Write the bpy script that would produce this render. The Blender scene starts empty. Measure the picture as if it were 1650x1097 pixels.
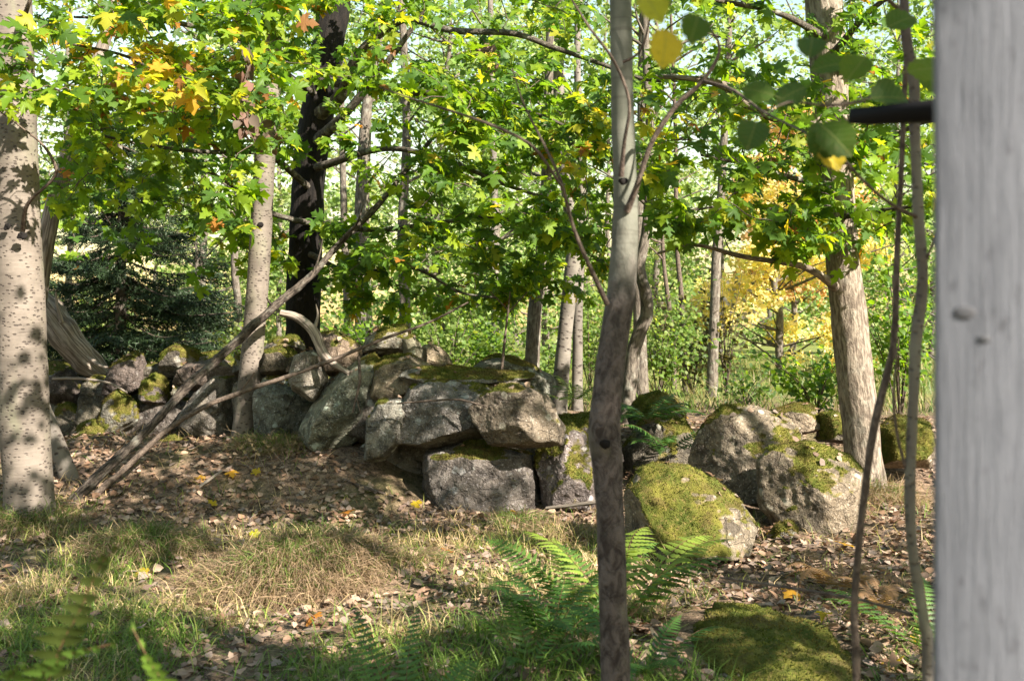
import bpy, math, random
import numpy as np
from mathutils import Vector, Matrix

# ------------------------------------------------------------------ camera, sky, sun, exposure
SC = bpy.context.scene
C = SC.collection
CAMZ = 1.45
FPX = 1604.0
HOR = 530.0
SUN_AZ = (0.72, -0.69)
SUN_EL = math.radians(35)

cam = bpy.data.cameras.new('camera')
cam.sensor_width = 36.0
cam.lens = FPX / 1650 * 36
cam.shift_y = (HOR - 548.5) / 1650
cam.clip_start = 0.05
cam.clip_end = 2000
cam.dof.use_dof = True
cam.dof.focus_distance = 8.0
cam.dof.aperture_fstop = 4.4
cam_o = bpy.data.objects.new('camera', cam)
C.objects.link(cam_o)
cam_o.location = (0, 0, CAMZ)
cam_o.rotation_euler = (math.pi / 2, 0, 0)
SC.camera = cam_o

SUN = Vector((SUN_AZ[0] * math.cos(SUN_EL), SUN_AZ[1] * math.cos(SUN_EL), math.sin(SUN_EL))).normalized()
w = bpy.data.worlds.new('World')
SC.world = w
w.use_nodes = True
wn = w.node_tree
bg = wn.nodes['Background']
sky = wn.nodes.new('ShaderNodeTexSky')
sky.sky_type = 'NISHITA'
sky.sun_disc = False
sky.sun_elevation = SUN_EL
sky.sun_rotation = math.atan2(SUN.x, SUN.y)
sky.air_density = 2.1
sky.dust_density = 0.8
sky.ozone_density = 1.0
wn.links.new(sky.outputs[0], bg.inputs[0])
bg.inputs[1].default_value = 0.058

sl = bpy.data.lights.new('sun', 'SUN')
sl.energy = 5.0
sl.angle = math.radians(0.55)
sl.color = (1.0, 0.89, 0.78)
so = bpy.data.objects.new('sun', sl)
C.objects.link(so)
so.rotation_euler = SUN.to_track_quat('Z', 'Y').to_euler()
so.location = (8, -6, 10)

SC.view_settings.view_transform = 'Standard'
SC.view_settings.look = 'None'
SC.view_settings.exposure = 2.15
SC.view_settings.gamma = 1.0
SC.cycles.max_bounces = 6
SC.cycles.diffuse_bounces = 3
SC.cycles.transmission_bounces = 4
SC.cycles.glossy_bounces = 2
SC.cycles.caustics_reflective = False
SC.cycles.caustics_refractive = False
SC.cycles.sample_clamp_indirect = 6.0
SC.cycles.use_denoising = True

# ------------------------------------------------------------------ numeric helpers
rng = np.random.default_rng(11)
SUNV = np.array(SUN)


def at(px, py, Y):
    return np.array([(px - 825.0) / FPX * Y, Y, CAMZ - (py - HOR) / FPX * Y])


def to_px(P):
    P = np.asarray(P)
    return 825 + P[..., 0] / P[..., 1] * FPX, HOR - (P[..., 2] - CAMZ) / P[..., 1] * FPX


def _hash(ix, iy, iz, seed):
    with np.errstate(over='ignore'):
        h = (ix.astype(np.uint32) * np.uint32(374761393) + iy.astype(np.uint32) * np.uint32(668265263)
             + iz.astype(np.uint32) * np.uint32(2147483647) + np.uint32(seed * 974711 & 0xffffffff))
        h = (h ^ (h >> np.uint32(13))) * np.uint32(1274126177)
        h = (h ^ (h >> np.uint32(16))) * np.uint32(2246822519)
        h = h ^ (h >> np.uint32(15))
    return h.astype(np.float64) / 4294967295.0


def vnoise(P, seed=0):
    P = np.asarray(P, float)
    I = np.floor(P).astype(np.int64)
    f = P - I
    f = f * f * f * (f * (f * 6 - 15) + 10)
    r = 0
    for dx in (0, 1):
        for dy in (0, 1):
            for dz in (0, 1):
                wgt = (f[:, 0] if dx else 1 - f[:, 0]) * (f[:, 1] if dy else 1 - f[:, 1]) * (f[:, 2] if dz else 1 - f[:, 2])
                r = r + wgt * _hash(I[:, 0] + dx, I[:, 1] + dy, I[:, 2] + dz, seed)
    return r * 2 - 1


def fbm(P, octv=4, seed=0, gain=0.5):
    P = np.asarray(P, float)
    a, r = 1.0, 0
    for k in range(octv):
        r = r + a * vnoise(P * 2 ** k + 17.3 * k, seed + k)
        a *= gain
    return r


def sstep(a, b, x):
    t = np.clip((x - a) / (b - a), 0, 1)
    return t * t * (3 - 2 * t)


def unit(v):
    v = np.asarray(v, float)
    return v / np.maximum(np.linalg.norm(v, axis=-1, keepdims=True), 1e-9)


MOUNDS = [(-1.30, 5.75, 0.50, 0.20), (-0.85, 5.9, 0.4, 0.10), (-2.35, 6.35, 0.38, 0.10), (-3.55, 7.2, 0.5, 0.06),
          (1.1, 4.7, 0.9, 0.03), (0.25, 4.6, 0.7, 0.05), (2.75, 8.15, 0.55, 0.12)]


def ground_z(x, y):
    x = np.atleast_1d(np.asarray(x, float)); y = np.atleast_1d(np.asarray(y, float))
    k = sstep(-1.4, -0.2, x)
    y0 = 6.9 + 1.0 * k
    wd = 2.0 + 1.1 * k
    z = 0.42 * sstep(0, 1, (y - y0) / wd)
    z = z - 0.14 * sstep(-3.4, -5.0, x) * sstep(8.5, 10.5, y) * (1 - sstep(12, 15, y))
    z = z + 0.10 * sstep(13, 30, y) - 0.3 * sstep(40, 160, y)
    for mx, my, mr, mh in MOUNDS:
        z = z + mh * np.exp(-(((x - mx) ** 2 + (y - my) ** 2) / mr ** 2) * 1.6)
    P = np.stack([x, y, 0 * x], 1)
    near = 1 - sstep(30, 60, y)
    z = z + near * (0.05 * fbm(P * 0.7, 3, 3) + 0.018 * fbm(P * 4.0, 3, 5))
    return z


def gz(x, y):
    return float(ground_z(x, y)[0])


# ------------------------------------------------------------------ mesh helpers
def mesh_np(name, V, F, mat=None, tint=None, smooth=True, fattr=None, uv=None):
    """F: (M,3) or (M,4) int array."""
    V = np.asarray(V, np.float32); F = np.asarray(F, np.int32)
    me = bpy.data.meshes.new(name)
    n = F.shape[1]
    me.vertices.add(len(V)); me.vertices.foreach_set('co', V.ravel())
    me.loops.add(F.size); me.loops.foreach_set('vertex_index', F.ravel())
    me.polygons.add(len(F))
    me.polygons.foreach_set('loop_start', np.arange(0, F.size, n, dtype=np.int32))
    me.polygons.foreach_set('loop_total', np.full(len(F), n, np.int32))
    if smooth:
        me.polygons.foreach_set('use_smooth', np.ones(len(F), bool))
    if tint is not None:
        a = me.attributes.new('tint', 'FLOAT_COLOR', 'POINT')
        c = np.ones((len(V), 4), np.float32); c[:, :3] = tint
        a.data.foreach_set('color', c.ravel())
    if fattr is not None:
        for k, val in fattr.items():
            a = me.attributes.new(k, 'FLOAT', 'POINT')
            a.data.foreach_set('value', np.asarray(val, np.float32))
    if uv is not None:
        l = me.uv_layers.new(name='UVMap')
        l.data.foreach_set('uv', np.asarray(uv, np.float32).ravel())
    me.update(calc_edges=True)
    if mat is not None:
        me.materials.append(mat)
    return me


def link(name, me, parent=None, loc=(0, 0, 0)):
    o = bpy.data.objects.new(name, me)
    C.objects.link(o)
    o.location = loc
    if parent is not None:
        o.parent = parent
    return o


def tag(o, label=None, cat=None, group=None, kind=None):
    if label: o['label'] = label
    if cat: o['category'] = cat
    if group: o['group'] = group
    if kind: o['kind'] = kind
    return o


def thing(name, label, cat, loc, group=None):
    o = bpy.data.objects.new(name, None)
    C.objects.link(o)
    o.location = tuple(float(v) for v in loc)
    o.empty_display_size = 0.1
    return tag(o, label, cat, group)


def spline(pts, step=0.05):
    """Catmull-Rom through rows of any width, about one sample per step metres."""
    P = np.asarray(pts, float)
    if len(P) == 2:
        n = max(2, int(np.linalg.norm(P[1, :3] - P[0, :3]) / step) + 1)
        t = np.linspace(0, 1, n)[:, None]
        return P[0] * (1 - t) + P[1] * t
    Q = np.vstack([2 * P[0] - P[1], P, 2 * P[-1] - P[-2]])
    out = []
    for i in range(1, len(Q) - 2):
        a, b, c, d = Q[i - 1], Q[i], Q[i + 1], Q[i + 2]
        n = max(2, int(np.linalg.norm(c[:3] - b[:3]) / step))
        t = np.linspace(0, 1, n, endpoint=False)[:, None]
        out.append(0.5 * ((2 * b) + (-a + c) * t + (2 * a - 5 * b + 4 * c - d) * t ** 2 + (-a + 3 * b - 3 * c + d) * t ** 3))
    out.append(P[-1:])
    return np.vstack(out)


def tube(path, rad, ns=8, rough=0.0, seed=0, rfreq=6.0, flute=0.0):
    P = np.asarray(path, float); n = len(P)
    rad = np.broadcast_to(np.asarray(rad, float), (n,))
    T = unit(np.gradient(P, axis=0))
    ref = np.array([0., 1., 0.]) if abs(T[0, 1]) < 0.9 else np.array([1., 0., 0.])
    N = np.zeros((n, 3)); v = ref - T[0] * ref.dot(T[0]); N[0] = v / np.linalg.norm(v)
    for i in range(1, n):
        v = N[i - 1] - T[i] * N[i - 1].dot(T[i]); N[i] = v / max(np.linalg.norm(v), 1e-9)
    B = np.cross(T, N)
    ang = np.linspace(0, 2 * math.pi, ns, endpoint=False)
    ca, sa = np.cos(ang), np.sin(ang)
    L = np.concatenate([[0], np.cumsum(np.linalg.norm(np.diff(P, axis=0), axis=1))])
    R = rad[:, None] * np.ones((1, ns))
    if rough:
        q = np.stack([np.broadcast_to(ca * 1.0, (n, ns)) * 1.2, np.broadcast_to(sa, (n, ns)) * 1.2,
                      np.broadcast_to(L[:, None] * rfreq * 0.5, (n, ns))], -1).reshape(-1, 3)
        R = R * (1 + rough * fbm(q + seed * 3.7, 4, seed).reshape(n, ns))
    if flute:
        q = np.stack([np.broadcast_to(ca * 9, (n, ns)), np.broadcast_to(sa * 9, (n, ns)),
                      np.broadcast_to(L[:, None] * 1.5, (n, ns))], -1).reshape(-1, 3)
        R = R * (1 + flute * np.abs(fbm(q + seed, 3, seed + 9)).reshape(n, ns))
    V = P[:, None, :] + R[..., None] * (N[:, None, :] * ca[None, :, None] + B[:, None, :] * sa[None, :, None])
    i = np.arange(n - 1)[:, None]; j = np.arange(ns)[None, :]; j2 = (j + 1) % ns
    F = np.stack([i * ns + j, i * ns + j2, (i + 1) * ns + j2, (i + 1) * ns + j], -1).reshape(-1, 4)
    rm = float(rad.mean())
    u0 = np.broadcast_to(j / ns * 2 * math.pi * rm, (n - 1, ns)); u1 = np.broadcast_to((j + 1) / ns * 2 * math.pi * rm, (n - 1, ns))
    v0 = np.broadcast_to(L[:-1, None], (n - 1, ns)); v1 = np.broadcast_to(L[1:, None], (n - 1, ns))
    uv = np.stack([np.stack([u0, v0], -1), np.stack([u1, v0], -1), np.stack([u1, v1], -1), np.stack([u0, v1], -1)], 2).reshape(-1, 2)
    return V.reshape(-1, 3), F, uv


class Acc:
    def __init__(self):
        self.V, self.F, self.U, self.T, self.n = [], [], [], [], 0

    def add(self, V, F, uv=None, tint=None):
        self.V.append(V); self.F.append(F + self.n); self.n += len(V)
        if uv is not None: self.U.append(uv)
        if tint is not None: self.T.append(np.broadcast_to(tint, (len(V), 3)))

    def mesh(self, name, mat, smooth=True):
        return mesh_np(name, np.vstack(self.V), np.vstack(self.F), mat, np.vstack(self.T) if self.T else None, smooth,
                       uv=np.vstack(self.U) if self.U else None)


def rot_from(normal, tip):
    z = unit(normal); y = tip - (tip * z).sum(-1, keepdims=True) * z; y = unit(y)
    x = np.cross(y, z)
    return np.stack([x, y, z], -1)          # columns


def instance(templates, tid, pos, R, s, col):
    Vs, Fs, Cs, n = [], [], [], 0
    for k, (TV, TF) in enumerate(templates):
        sel = np.nonzero(tid == k)[0]
        if not len(sel): continue
        v = np.einsum('nij,kj->nki', R[sel], TV) * s[sel, None, None] + pos[sel, None, :]
        m, kk = len(sel), len(TV)
        f = TF[None] + (np.arange(m) * kk)[:, None, None] + n
        Vs.append(v.reshape(-1, 3)); Fs.append(f.reshape(-1, TF.shape[1]))
        Cs.append(np.repeat(col[sel], kk, axis=0)); n += m * kk
    return np.vstack(Vs), np.vstack(Fs), np.vstack(Cs)


_ico = {}


def icosphere(level):
    if level in _ico: return _ico[level]
    if level == 0:
        t = (1 + 5 ** .5) / 2
        V = np.array([(-1, t, 0), (1, t, 0), (-1, -t, 0), (1, -t, 0), (0, -1, t), (0, 1, t), (0, -1, -t), (0, 1, -t),
                      (t, 0, -1), (t, 0, 1), (-t, 0, -1), (-t, 0, 1)], float)
        F = np.array([(0, 11, 5), (0, 5, 1), (0, 1, 7), (0, 7, 10), (0, 10, 11), (1, 5, 9), (5, 11, 4), (11, 10, 2), (10, 7, 6), (7, 1, 8),
                      (3, 9, 4), (3, 4, 2), (3, 2, 6), (3, 6, 8), (3, 8, 9), (4, 9, 5), (2, 4, 11), (6, 2, 10), (8, 6, 7), (9, 8, 1)])
        _ico[0] = (unit(V), F); return _ico[0]
    V, F = icosphere(level - 1)
    E = np.sort(np.vstack([F[:, [0, 1]], F[:, [1, 2]], F[:, [2, 0]]]), axis=1)
    U, inv = np.unique(E, axis=0, return_inverse=True); inv = inv.ravel()
    M = unit(V[U[:, 0]] + V[U[:, 1]]); n = len(V); m = len(F)
    a, b, c = inv[:m] + n, inv[m:2 * m] + n, inv[2 * m:] + n
    F2 = np.vstack([np.stack([F[:, 0], a, c], 1), np.stack([F[:, 1], b, a], 1), np.stack([F[:, 2], c, b], 1), np.stack([a, b, c], 1)])
    _ico[level] = (np.vstack([V, M]), F2)
    return _ico[level]


# ------------------------------------------------------------------ materials
class G:
    def __init__(self, name):
        self.m = bpy.data.materials.new(name); self.m.use_nodes = True
        self.t = self.m.node_tree; self.t.nodes.clear()
        self.out = self.t.nodes.new('ShaderNodeOutputMaterial')

    def n(self, typ, props=None, **ins):
        nd = self.t.nodes.new('ShaderNode' + typ)
        for k, v in (props or {}).items(): setattr(nd, k, v)
        for k, v in ins.items(): self.set(nd.inputs[k.replace('_', ' ')], v)
        return nd

    def set(self, sock, v):
        if isinstance(v, bpy.types.NodeSocket): self.t.links.new(v, sock)
        elif isinstance(v, (tuple, list)) and len(v) == 3 and sock.type == 'RGBA': sock.default_value = (*v, 1)
        else: sock.default_value = v

    def mix(self, f, a, b, mode='MIX'):
        nd = self.t.nodes.new('ShaderNodeMix'); nd.data_type = 'RGBA'; nd.blend_type = mode
        self.set(nd.inputs[0], f); self.set(nd.inputs[6], a); self.set(nd.inputs[7], b)
        return nd.outputs[2]

    def math(self, op, a, b=0.0, c=None):
        nd = self.t.nodes.new('ShaderNodeMath'); nd.operation = op
        self.set(nd.inputs[0], a); self.set(nd.inputs[1], b)
        if c is not None: self.set(nd.inputs[2], c)
        return nd.outputs[0]

    def step(self, v, a, b):
        nd = self.t.nodes.new('ShaderNodeMapRange'); nd.interpolation_type = 'SMOOTHSTEP'
        self.set(nd.inputs[0], v); nd.inputs[1].default_value = a; nd.inputs[2].default_value = b
        return nd.outputs[0]

    def noise(self, vec, scale, detail=4, rough=0.55, dist=0.0):
        nd = self.n('TexNoise', None, Scale=scale, Detail=detail, Roughness=rough, Distortion=dist)
        self.t.links.new(vec, nd.inputs['Vector']); return nd.outputs[0]

    def vor(self, vec, scale, out='Distance', rnd=1.0, feature='F1'):
        nd = self.n('TexVoronoi', {'feature': feature}, Scale=scale)
        nd.inputs['Randomness'].default_value = rnd
        self.t.links.new(vec, nd.inputs['Vector']); return nd.outputs[out]

    def coord(self, which='Object'):
        return self.n('TexCoord').outputs[which]

    def scale(self, vec, s):
        nd = self.n('Mapping'); self.t.links.new(vec, nd.inputs[0]); nd.inputs['Scale'].default_value = s
        return nd.outputs[0]

    def attr(self, name, out='Color'):
        nd = self.n('Attribute'); nd.attribute_name = name; return nd.outputs[out]

    def bump(self, h, strength=0.5, dist=0.01, normal=None):
        nd = self.n('Bump', None, Strength=strength, Distance=dist); self.t.links.new(h, nd.inputs['Height'])
        if normal is not None: self.t.links.new(normal, nd.inputs['Normal'])
        return nd.outputs[0]

    def pbr(self, col, rough=0.8, normal=None, spec=0.3):
        nd = self.n('BsdfPrincipled'); self.set(nd.inputs['Base Color'], col); self.set(nd.inputs['Roughness'], rough)
        nd.inputs['Specular IOR Level'].default_value = spec
        if normal is not None: self.t.links.new(normal, nd.inputs['Normal'])
        return nd.outputs[0]

    def done(self, sh):
        self.t.links.new(sh, self.out.inputs[0]); return self.m


def mat_leaf(name, trans=0.45, gain=(1.5, 1.45, 0.7), rough=0.5, spec=0.4, vary=0.25):
    g = G(name); tint = g.attr('tint')
    if vary:
        v = g.noise(g.coord('Object'), 35, 2); tint = g.mix(g.math('MULTIPLY', v, vary), tint, (0.02, 0.03, 0.005))
    p = g.pbr(tint, rough, spec=spec)
    tr = g.n('BsdfTranslucent'); g.set(tr.inputs[0], g.mix(1.0, tint, gain, 'MULTIPLY'))
    mx = g.n('MixShader'); mx.inputs[0].default_value = trans
    g.t.links.new(p, mx.inputs[1]); g.t.links.new(tr.outputs[0], mx.inputs[2])
    return g.done(mx.outputs[0])


M = {}
M['leaf'] = mat_leaf('maple_leaf', 0.6, (1.9, 1.75, 0.6), 0.5, 0.3)
def mat_near():
    g = G('aspen_leaf_blade'); tint = g.attr('tint'); v = g.coord('Object'); sp = g.n('SeparateXYZ'); g.t.links.new(v, sp.inputs[0])
    ax = g.math('ABSOLUTE', sp.outputs[0]); side = g.math('FRACT', g.math('MULTIPLY', g.math('SUBTRACT', sp.outputs[1], g.math('MULTIPLY', ax, 0.8)), 6.5))
    vein = g.math('MAXIMUM', g.step(ax, 0.022, 0.008), g.math('MULTIPLY', g.step(g.math('ABSOLUTE', g.math('SUBTRACT', side, 0.5)), 0.07, 0.02), 0.6))
    col = g.mix(g.math('MULTIPLY', g.step(g.noise(v, 5, 4), 0.5, 0.75), 0.5), tint, (0.10, 0.09, 0.02)); col = g.mix(g.math('MULTIPLY', vein, 0.55), col, (0.22, 0.24, 0.08))
    tr = g.n('BsdfTranslucent'); g.set(tr.inputs[0], g.mix(1.0, col, (1.6, 1.5, 0.7), 'MULTIPLY')); mx = g.n('MixShader'); mx.inputs[0].default_value = .4
    g.t.links.new(g.pbr(col, .55, g.bump(vein, .4, .02), .2), mx.inputs[1]); g.t.links.new(tr.outputs[0], mx.inputs[2]); return g.done(mx.outputs[0])


M['nearleaf'] = mat_near()
M['farleaf'] = mat_leaf('distant_leaf', 0.5, vary=0)
M['grass'] = mat_leaf('grass_blade', 0.35, (1.3, 1.3, 0.8), 0.5, 0.3, 0)
M['fern'] = mat_leaf('fern_green', 0.4, (1.4, 1.4, 0.7), 0.5, 0.35, 0.2)
M['litter'] = mat_leaf('dry_leaf', 0.15, (1.2, 1.0, 0.8), 0.85, 0.12, 0.5)
M['needle'] = mat_leaf('spruce_needle', 0.15, (1.2, 1.2, 0.8), 0.5, 0.3, 0)
M['mossfuzz'] = mat_leaf('moss_fuzz', 0.25, (1.2, 1.2, 0.6), 0.8, 0.1, 0)


def mat_rock():
    g = G('granite'); oc = g.coord('Object'); oi = g.n('ObjectInfo')
    vec = g.n('VectorMath', {'operation': 'ADD'}); g.t.links.new(oc, vec.inputs[0])
    cx = g.n('CombineXYZ'); r = g.math('MULTIPLY', oi.outputs['Random'], 40.0)
    for k in range(3): g.t.links.new(r, cx.inputs[k])
    g.t.links.new(cx.outputs[0], vec.inputs[1]); v = vec.outputs[0]
    big = g.noise(v, 3.2, 5, 0.6); med = g.noise(v, 14, 5, 0.65); fine = g.noise(v, 90, 3, 0.7)
    tone = g.attr('tone')
    col = g.mix(g.step(big, 0.35, 0.65), (0.105, 0.095, 0.078), (0.225, 0.20, 0.16))
    col = g.mix(g.step(med, 0.42, 0.7), col, (0.28, 0.26, 0.215))
    col = g.mix(g.step(fine, 0.52, 0.62), col, g.mix(0.55, col, (0.05, 0.048, 0.045)))
    col = g.mix(g.step(g.noise(v, 60, 2), 0.6, 0.7), col, (0.42, 0.40, 0.37))
    dark = g.step(g.noise(v, 5.5, 6, 0.7, 0.4), 0.52, 0.68)
    col = g.mix(g.math('MULTIPLY', dark, 0.75), col, (0.055, 0.052, 0.045))
    # lichen discs
    ln = g.noise(v, 30, 3); vv = g.n('VectorMath', {'operation': 'SCALE'}); vv.inputs[3].default_value = 1.0
    d = g.vor(v, 6.5); li = g.step(g.math('ADD', d, g.math('MULTIPLY', ln, 0.35)), 0.42, 0.33)
    li = g.math('MULTIPLY', li, g.step(g.noise(v, 2.4, 2), 0.44, 0.56))
    col = g.mix(g.math('MULTIPLY', li, 0.85), col, (0.50, 0.51, 0.46))
    d2 = g.vor(v, 17); li2 = g.math('MULTIPLY', g.step(g.math('ADD', d2, g.math('MULTIPLY', ln, 0.5)), 0.5, 0.4), g.step(g.noise(v, 3.7, 2), 0.5, 0.62))
    col = g.mix(g.math('MULTIPLY', li2, 0.6), col, (0.40, 0.42, 0.36))
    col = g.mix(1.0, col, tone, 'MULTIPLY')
    ms = g.attr('moss', 'Fac')
    mf = g.step(g.math('ADD', ms, g.math('MULTIPLY', g.math('SUBTRACT', med, 0.5), 0.9)), 0.25, 0.5)
    mcol = g.mix(g.step(g.noise(v, 22, 3), 0.35, 0.65), (0.06, 0.062, 0.014), (0.17, 0.14, 0.04))
    col = g.mix(g.math('MULTIPLY', mf, 0.9), col, mcol)
    h = g.math('ADD', g.math('MULTIPLY', med, 1.0), g.math('ADD', g.math('MULTIPLY', fine, 0.28), g.math('MULTIPLY', dark, -0.5)))
    crack = g.vor(g.scale(v, (1, 1, 1.6)), 4.5, feature='DISTANCE_TO_EDGE')
    cr = g.step(g.math('ADD', crack, g.math('MULTIPLY', g.math('SUBTRACT', med, 0.5), 0.25)), 0.0, 0.03)
    h = g.math('ADD', h, g.math('MULTIPLY', cr, 0.35))
    return g.done(g.pbr(col, 0.85, g.bump(h, 1.0, 0.045), 0.25))


def mat_moss():
    g = G('moss'); v = g.coord('Object')
    col = g.mix(g.step(g.noise(v, 7, 4), 0.35, 0.65), (0.05, 0.066, 0.012), (0.125, 0.12, 0.024))
    col = g.mix(g.step(g.noise(v, 40, 3), 0.5, 0.75), col, (0.15, 0.12, 0.04))
    col = g.mix(g.math('MULTIPLY', g.step(g.noise(v, 5, 4), 0.52, 0.68), 0.7), col, (0.07, 0.05, 0.022))
    return g.done(g.pbr(col, 0.95, g.bump(g.noise(v, 120, 3), 0.8, 0.02), 0.1))


def mat_aspen(name, pale, mid, lent=1.0, green=0.25, dash=(26, 34)):
    g = G(name); uv = g.n('UVMap').outputs[0]
    n1 = g.noise(g.scale(uv, (1.2, 0.9, 1)), 3, 5, 0.6)
    n2 = g.noise(g.scale(uv, (6, 40, 1)), 1.0, 4, 0.6)
    col = g.mix(g.step(n1, 0.35, 0.68), mid, pale)
    col = g.mix(g.math('MULTIPLY', g.step(n2, 0.5, 0.75), 0.45), col, (0.17, 0.145, 0.12))
    col = g.mix(g.math('MULTIPLY', g.step(g.noise(g.scale(uv, (2.0, 0.7, 1)), 2.3, 4), 0.5, 0.75), green), col, (0.17, 0.19, 0.11))
    nd = g.n('TexVoronoi', None, Scale=1.0); g.t.links.new(g.scale(uv, (dash[0], dash[1], 1)), nd.inputs['Vector'])
    jag = g.noise(g.scale(uv, (120, 160, 1)), 1.0, 2)
    sep = g.n('SeparateColor'); g.t.links.new(nd.outputs['Color'], sep.inputs[0])
    dots = g.math('MULTIPLY', g.step(g.math('ADD', nd.outputs['Distance'], g.math('MULTIPLY', jag, 0.3)), 0.50, 0.36), g.step(sep.outputs[0], 0.12, 0.22))
    dens = g.step(g.noise(g.scale(uv, (1.0, 1.3, 1)), 2.0, 3), 0.22, 0.45)
    dots = g.math('MULTIPLY', g.math('MULTIPLY', dots, dens), lent)
    blot = g.step(g.noise(g.scale(uv, (7, 11, 1)), 1.0, 5, 0.7), 0.54, 0.72)
    col = g.mix(g.math('MULTIPLY', blot, 0.45), col, (0.085, 0.075, 0.06))
    col = g.mix(dots, col, (0.045, 0.036, 0.03))
    ring = g.step(g.noise(g.scale(uv, (0.6, 9, 1)), 1.6, 5, 0.65, 0.6), 0.66, 0.72)
    col = g.mix(g.math('MULTIPLY', ring, 0.65), col, (0.09, 0.075, 0.06))
    h = g.math('ADD', g.math('MULTIPLY', dots, -1.2), g.math('ADD', g.math('MULTIPLY', n2, 0.5), g.math('MULTIPLY', ring, -0.8)))
    return g.done(g.pbr(col, 0.75, g.bump(h, 0.7, 0.012), 0.25))


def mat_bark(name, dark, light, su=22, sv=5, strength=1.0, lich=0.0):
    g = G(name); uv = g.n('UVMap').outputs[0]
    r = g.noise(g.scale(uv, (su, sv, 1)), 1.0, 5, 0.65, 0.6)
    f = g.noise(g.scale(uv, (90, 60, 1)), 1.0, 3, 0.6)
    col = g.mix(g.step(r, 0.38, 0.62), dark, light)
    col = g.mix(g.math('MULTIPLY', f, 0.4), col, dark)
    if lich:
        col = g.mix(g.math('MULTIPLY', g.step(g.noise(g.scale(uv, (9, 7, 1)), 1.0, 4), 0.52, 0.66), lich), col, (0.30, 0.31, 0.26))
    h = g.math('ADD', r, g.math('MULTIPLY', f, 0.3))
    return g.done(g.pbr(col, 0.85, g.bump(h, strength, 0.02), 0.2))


def mat_wood_grey():
    g = G('deadwood'); uv = g.n('UVMap').outputs[0]
    a = g.noise(g.scale(uv, (70, 3, 1)), 1.0, 5, 0.6, 0.4); b = g.noise(g.scale(uv, (6, 2.5, 1)), 1.5, 4)
    col = g.mix(g.step(a, 0.35, 0.65), (0.085, 0.068, 0.052), (0.30, 0.26, 0.215))
    col = g.mix(g.math('MULTIPLY', g.step(b, 0.5, 0.7), 0.7), col, (0.06, 0.05, 0.04))
    return g.done(g.pbr(col, 0.85, g.bump(a, 0.9, 0.012), 0.2))


def mat_post():
    g = G('weathered_planed_wood'); v = g.coord('Object')
    cr = g.step(g.noise(g.scale(v, (90, 90, 1.6)), 1.0, 4, 0.6, 0.5), 0.66, 0.70)
    a = g.noise(g.scale(v, (150, 150, 9)), 1.0, 6, 0.7, 0.4); b = g.noise(g.scale(v, (34, 34, 8)), 1.0, 5, 0.65); c = g.noise(v, 6, 3)
    col = g.mix(g.step(a, 0.3, 0.7), (0.128, 0.137, 0.157), (0.158, 0.168, 0.190))
    col = g.mix(g.math('MULTIPLY', g.step(b, 0.50, 0.70), 0.7), col, (0.10, 0.107, 0.124))
    col = g.mix(g.math('MULTIPLY', c, 0.3), col, (0.165, 0.175, 0.195))
    st = g.noise(g.scale(v, (70, 70, 30)), 1.0, 4)
    col = g.mix(g.math('MULTIPLY', g.step(st, 0.58, 0.74), 0.6), col, (0.06, 0.062, 0.07))
    col = g.mix(g.math('MULTIPLY', cr, 0.35), col, (0.035, 0.035, 0.04))
    return g.done(g.pbr(col, 0.8, g.bump(g.math('SUBTRACT', a, cr), 0.8, 0.004), 0.2))


def mat_ground():
    g = G('forest_floor'); v = g.n('NewGeometry').outputs['Position']
    sp = g.n('SeparateXYZ'); g.t.links.new(v, sp.inputs[0])
    n1 = g.noise(v, 1.3, 4); n2 = g.noise(v, 18, 5, 0.65); n3 = g.noise(v, 70, 3)
    soil = g.mix(g.step(n2, 0.35, 0.65), (0.05, 0.036, 0.025), (0.19, 0.135, 0.09))
    soil = g.mix(g.step(n3, 0.55, 0.68), soil, (0.24, 0.18, 0.13))
    soil = g.mix(g.math('MULTIPLY', g.step(n1, 0.48, 0.62), 0.5), soil, (0.07, 0.075, 0.025))
    mead = g.mix(g.step(n1, 0.35, 0.65), (0.10, 0.13, 0.035), (0.19, 0.18, 0.06))
    mead = g.mix(g.math('MULTIPLY', n2, 0.5), mead, (0.12, 0.16, 0.04))
    far = g.step(g.math('ADD', sp.outputs[1], g.math('MULTIPLY', n1, 4.0)), 14.5, 18.5)
    col = g.mix(far, soil, mead)
    return g.done(g.pbr(col, 0.95, g.bump(g.math('ADD', n2, g.math('MULTIPLY', n3, 0.4)), 0.8, 0.04), 0.1))


M['rock'] = mat_rock()
M['moss'] = mat_moss()
M['aspen'] = mat_aspen('aspen_bark', (0.165, 0.142, 0.118), (0.090, 0.077, 0.063), 0.85, 0.35, (26, 46))
M['aspen_grey'] = mat_aspen('aspen_bark_grey', (0.40, 0.37, 0.31), (0.27, 0.25, 0.21), 0.8, 0.35, (30, 44))
M['sapling_bark'] = mat_aspen('sapling_bark', (0.15, 0.145, 0.115), (0.07, 0.056, 0.048), 0.5, 0.6, (60, 70))
M['birch'] = mat_aspen('birch_bark', (0.17, 0.155, 0.13), (0.09, 0.08, 0.068), 1.0, 0.15, (14, 26))
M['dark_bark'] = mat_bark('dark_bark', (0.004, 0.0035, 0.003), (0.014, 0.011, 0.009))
M['maple_bark'] = mat_bark('maple_bark', (0.09, 0.072, 0.055), (0.27, 0.23, 0.18), 34, 9, 1.0, 0.2)
M['grey_bark'] = mat_bark('grey_bark', (0.06, 0.05, 0.04), (0.17, 0.15, 0.12), 40, 10, 0.9, 0.35)
M['limb'] = mat_bark('lichen_branch', (0.035, 0.03, 0.024), (0.11, 0.095, 0.075), 60, 25, 0.9, 0.5)
M['twig'] = mat_bark('twig_bark', (0.05, 0.038, 0.03), (0.14, 0.11, 0.085), 60, 30, 0.5)


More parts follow.
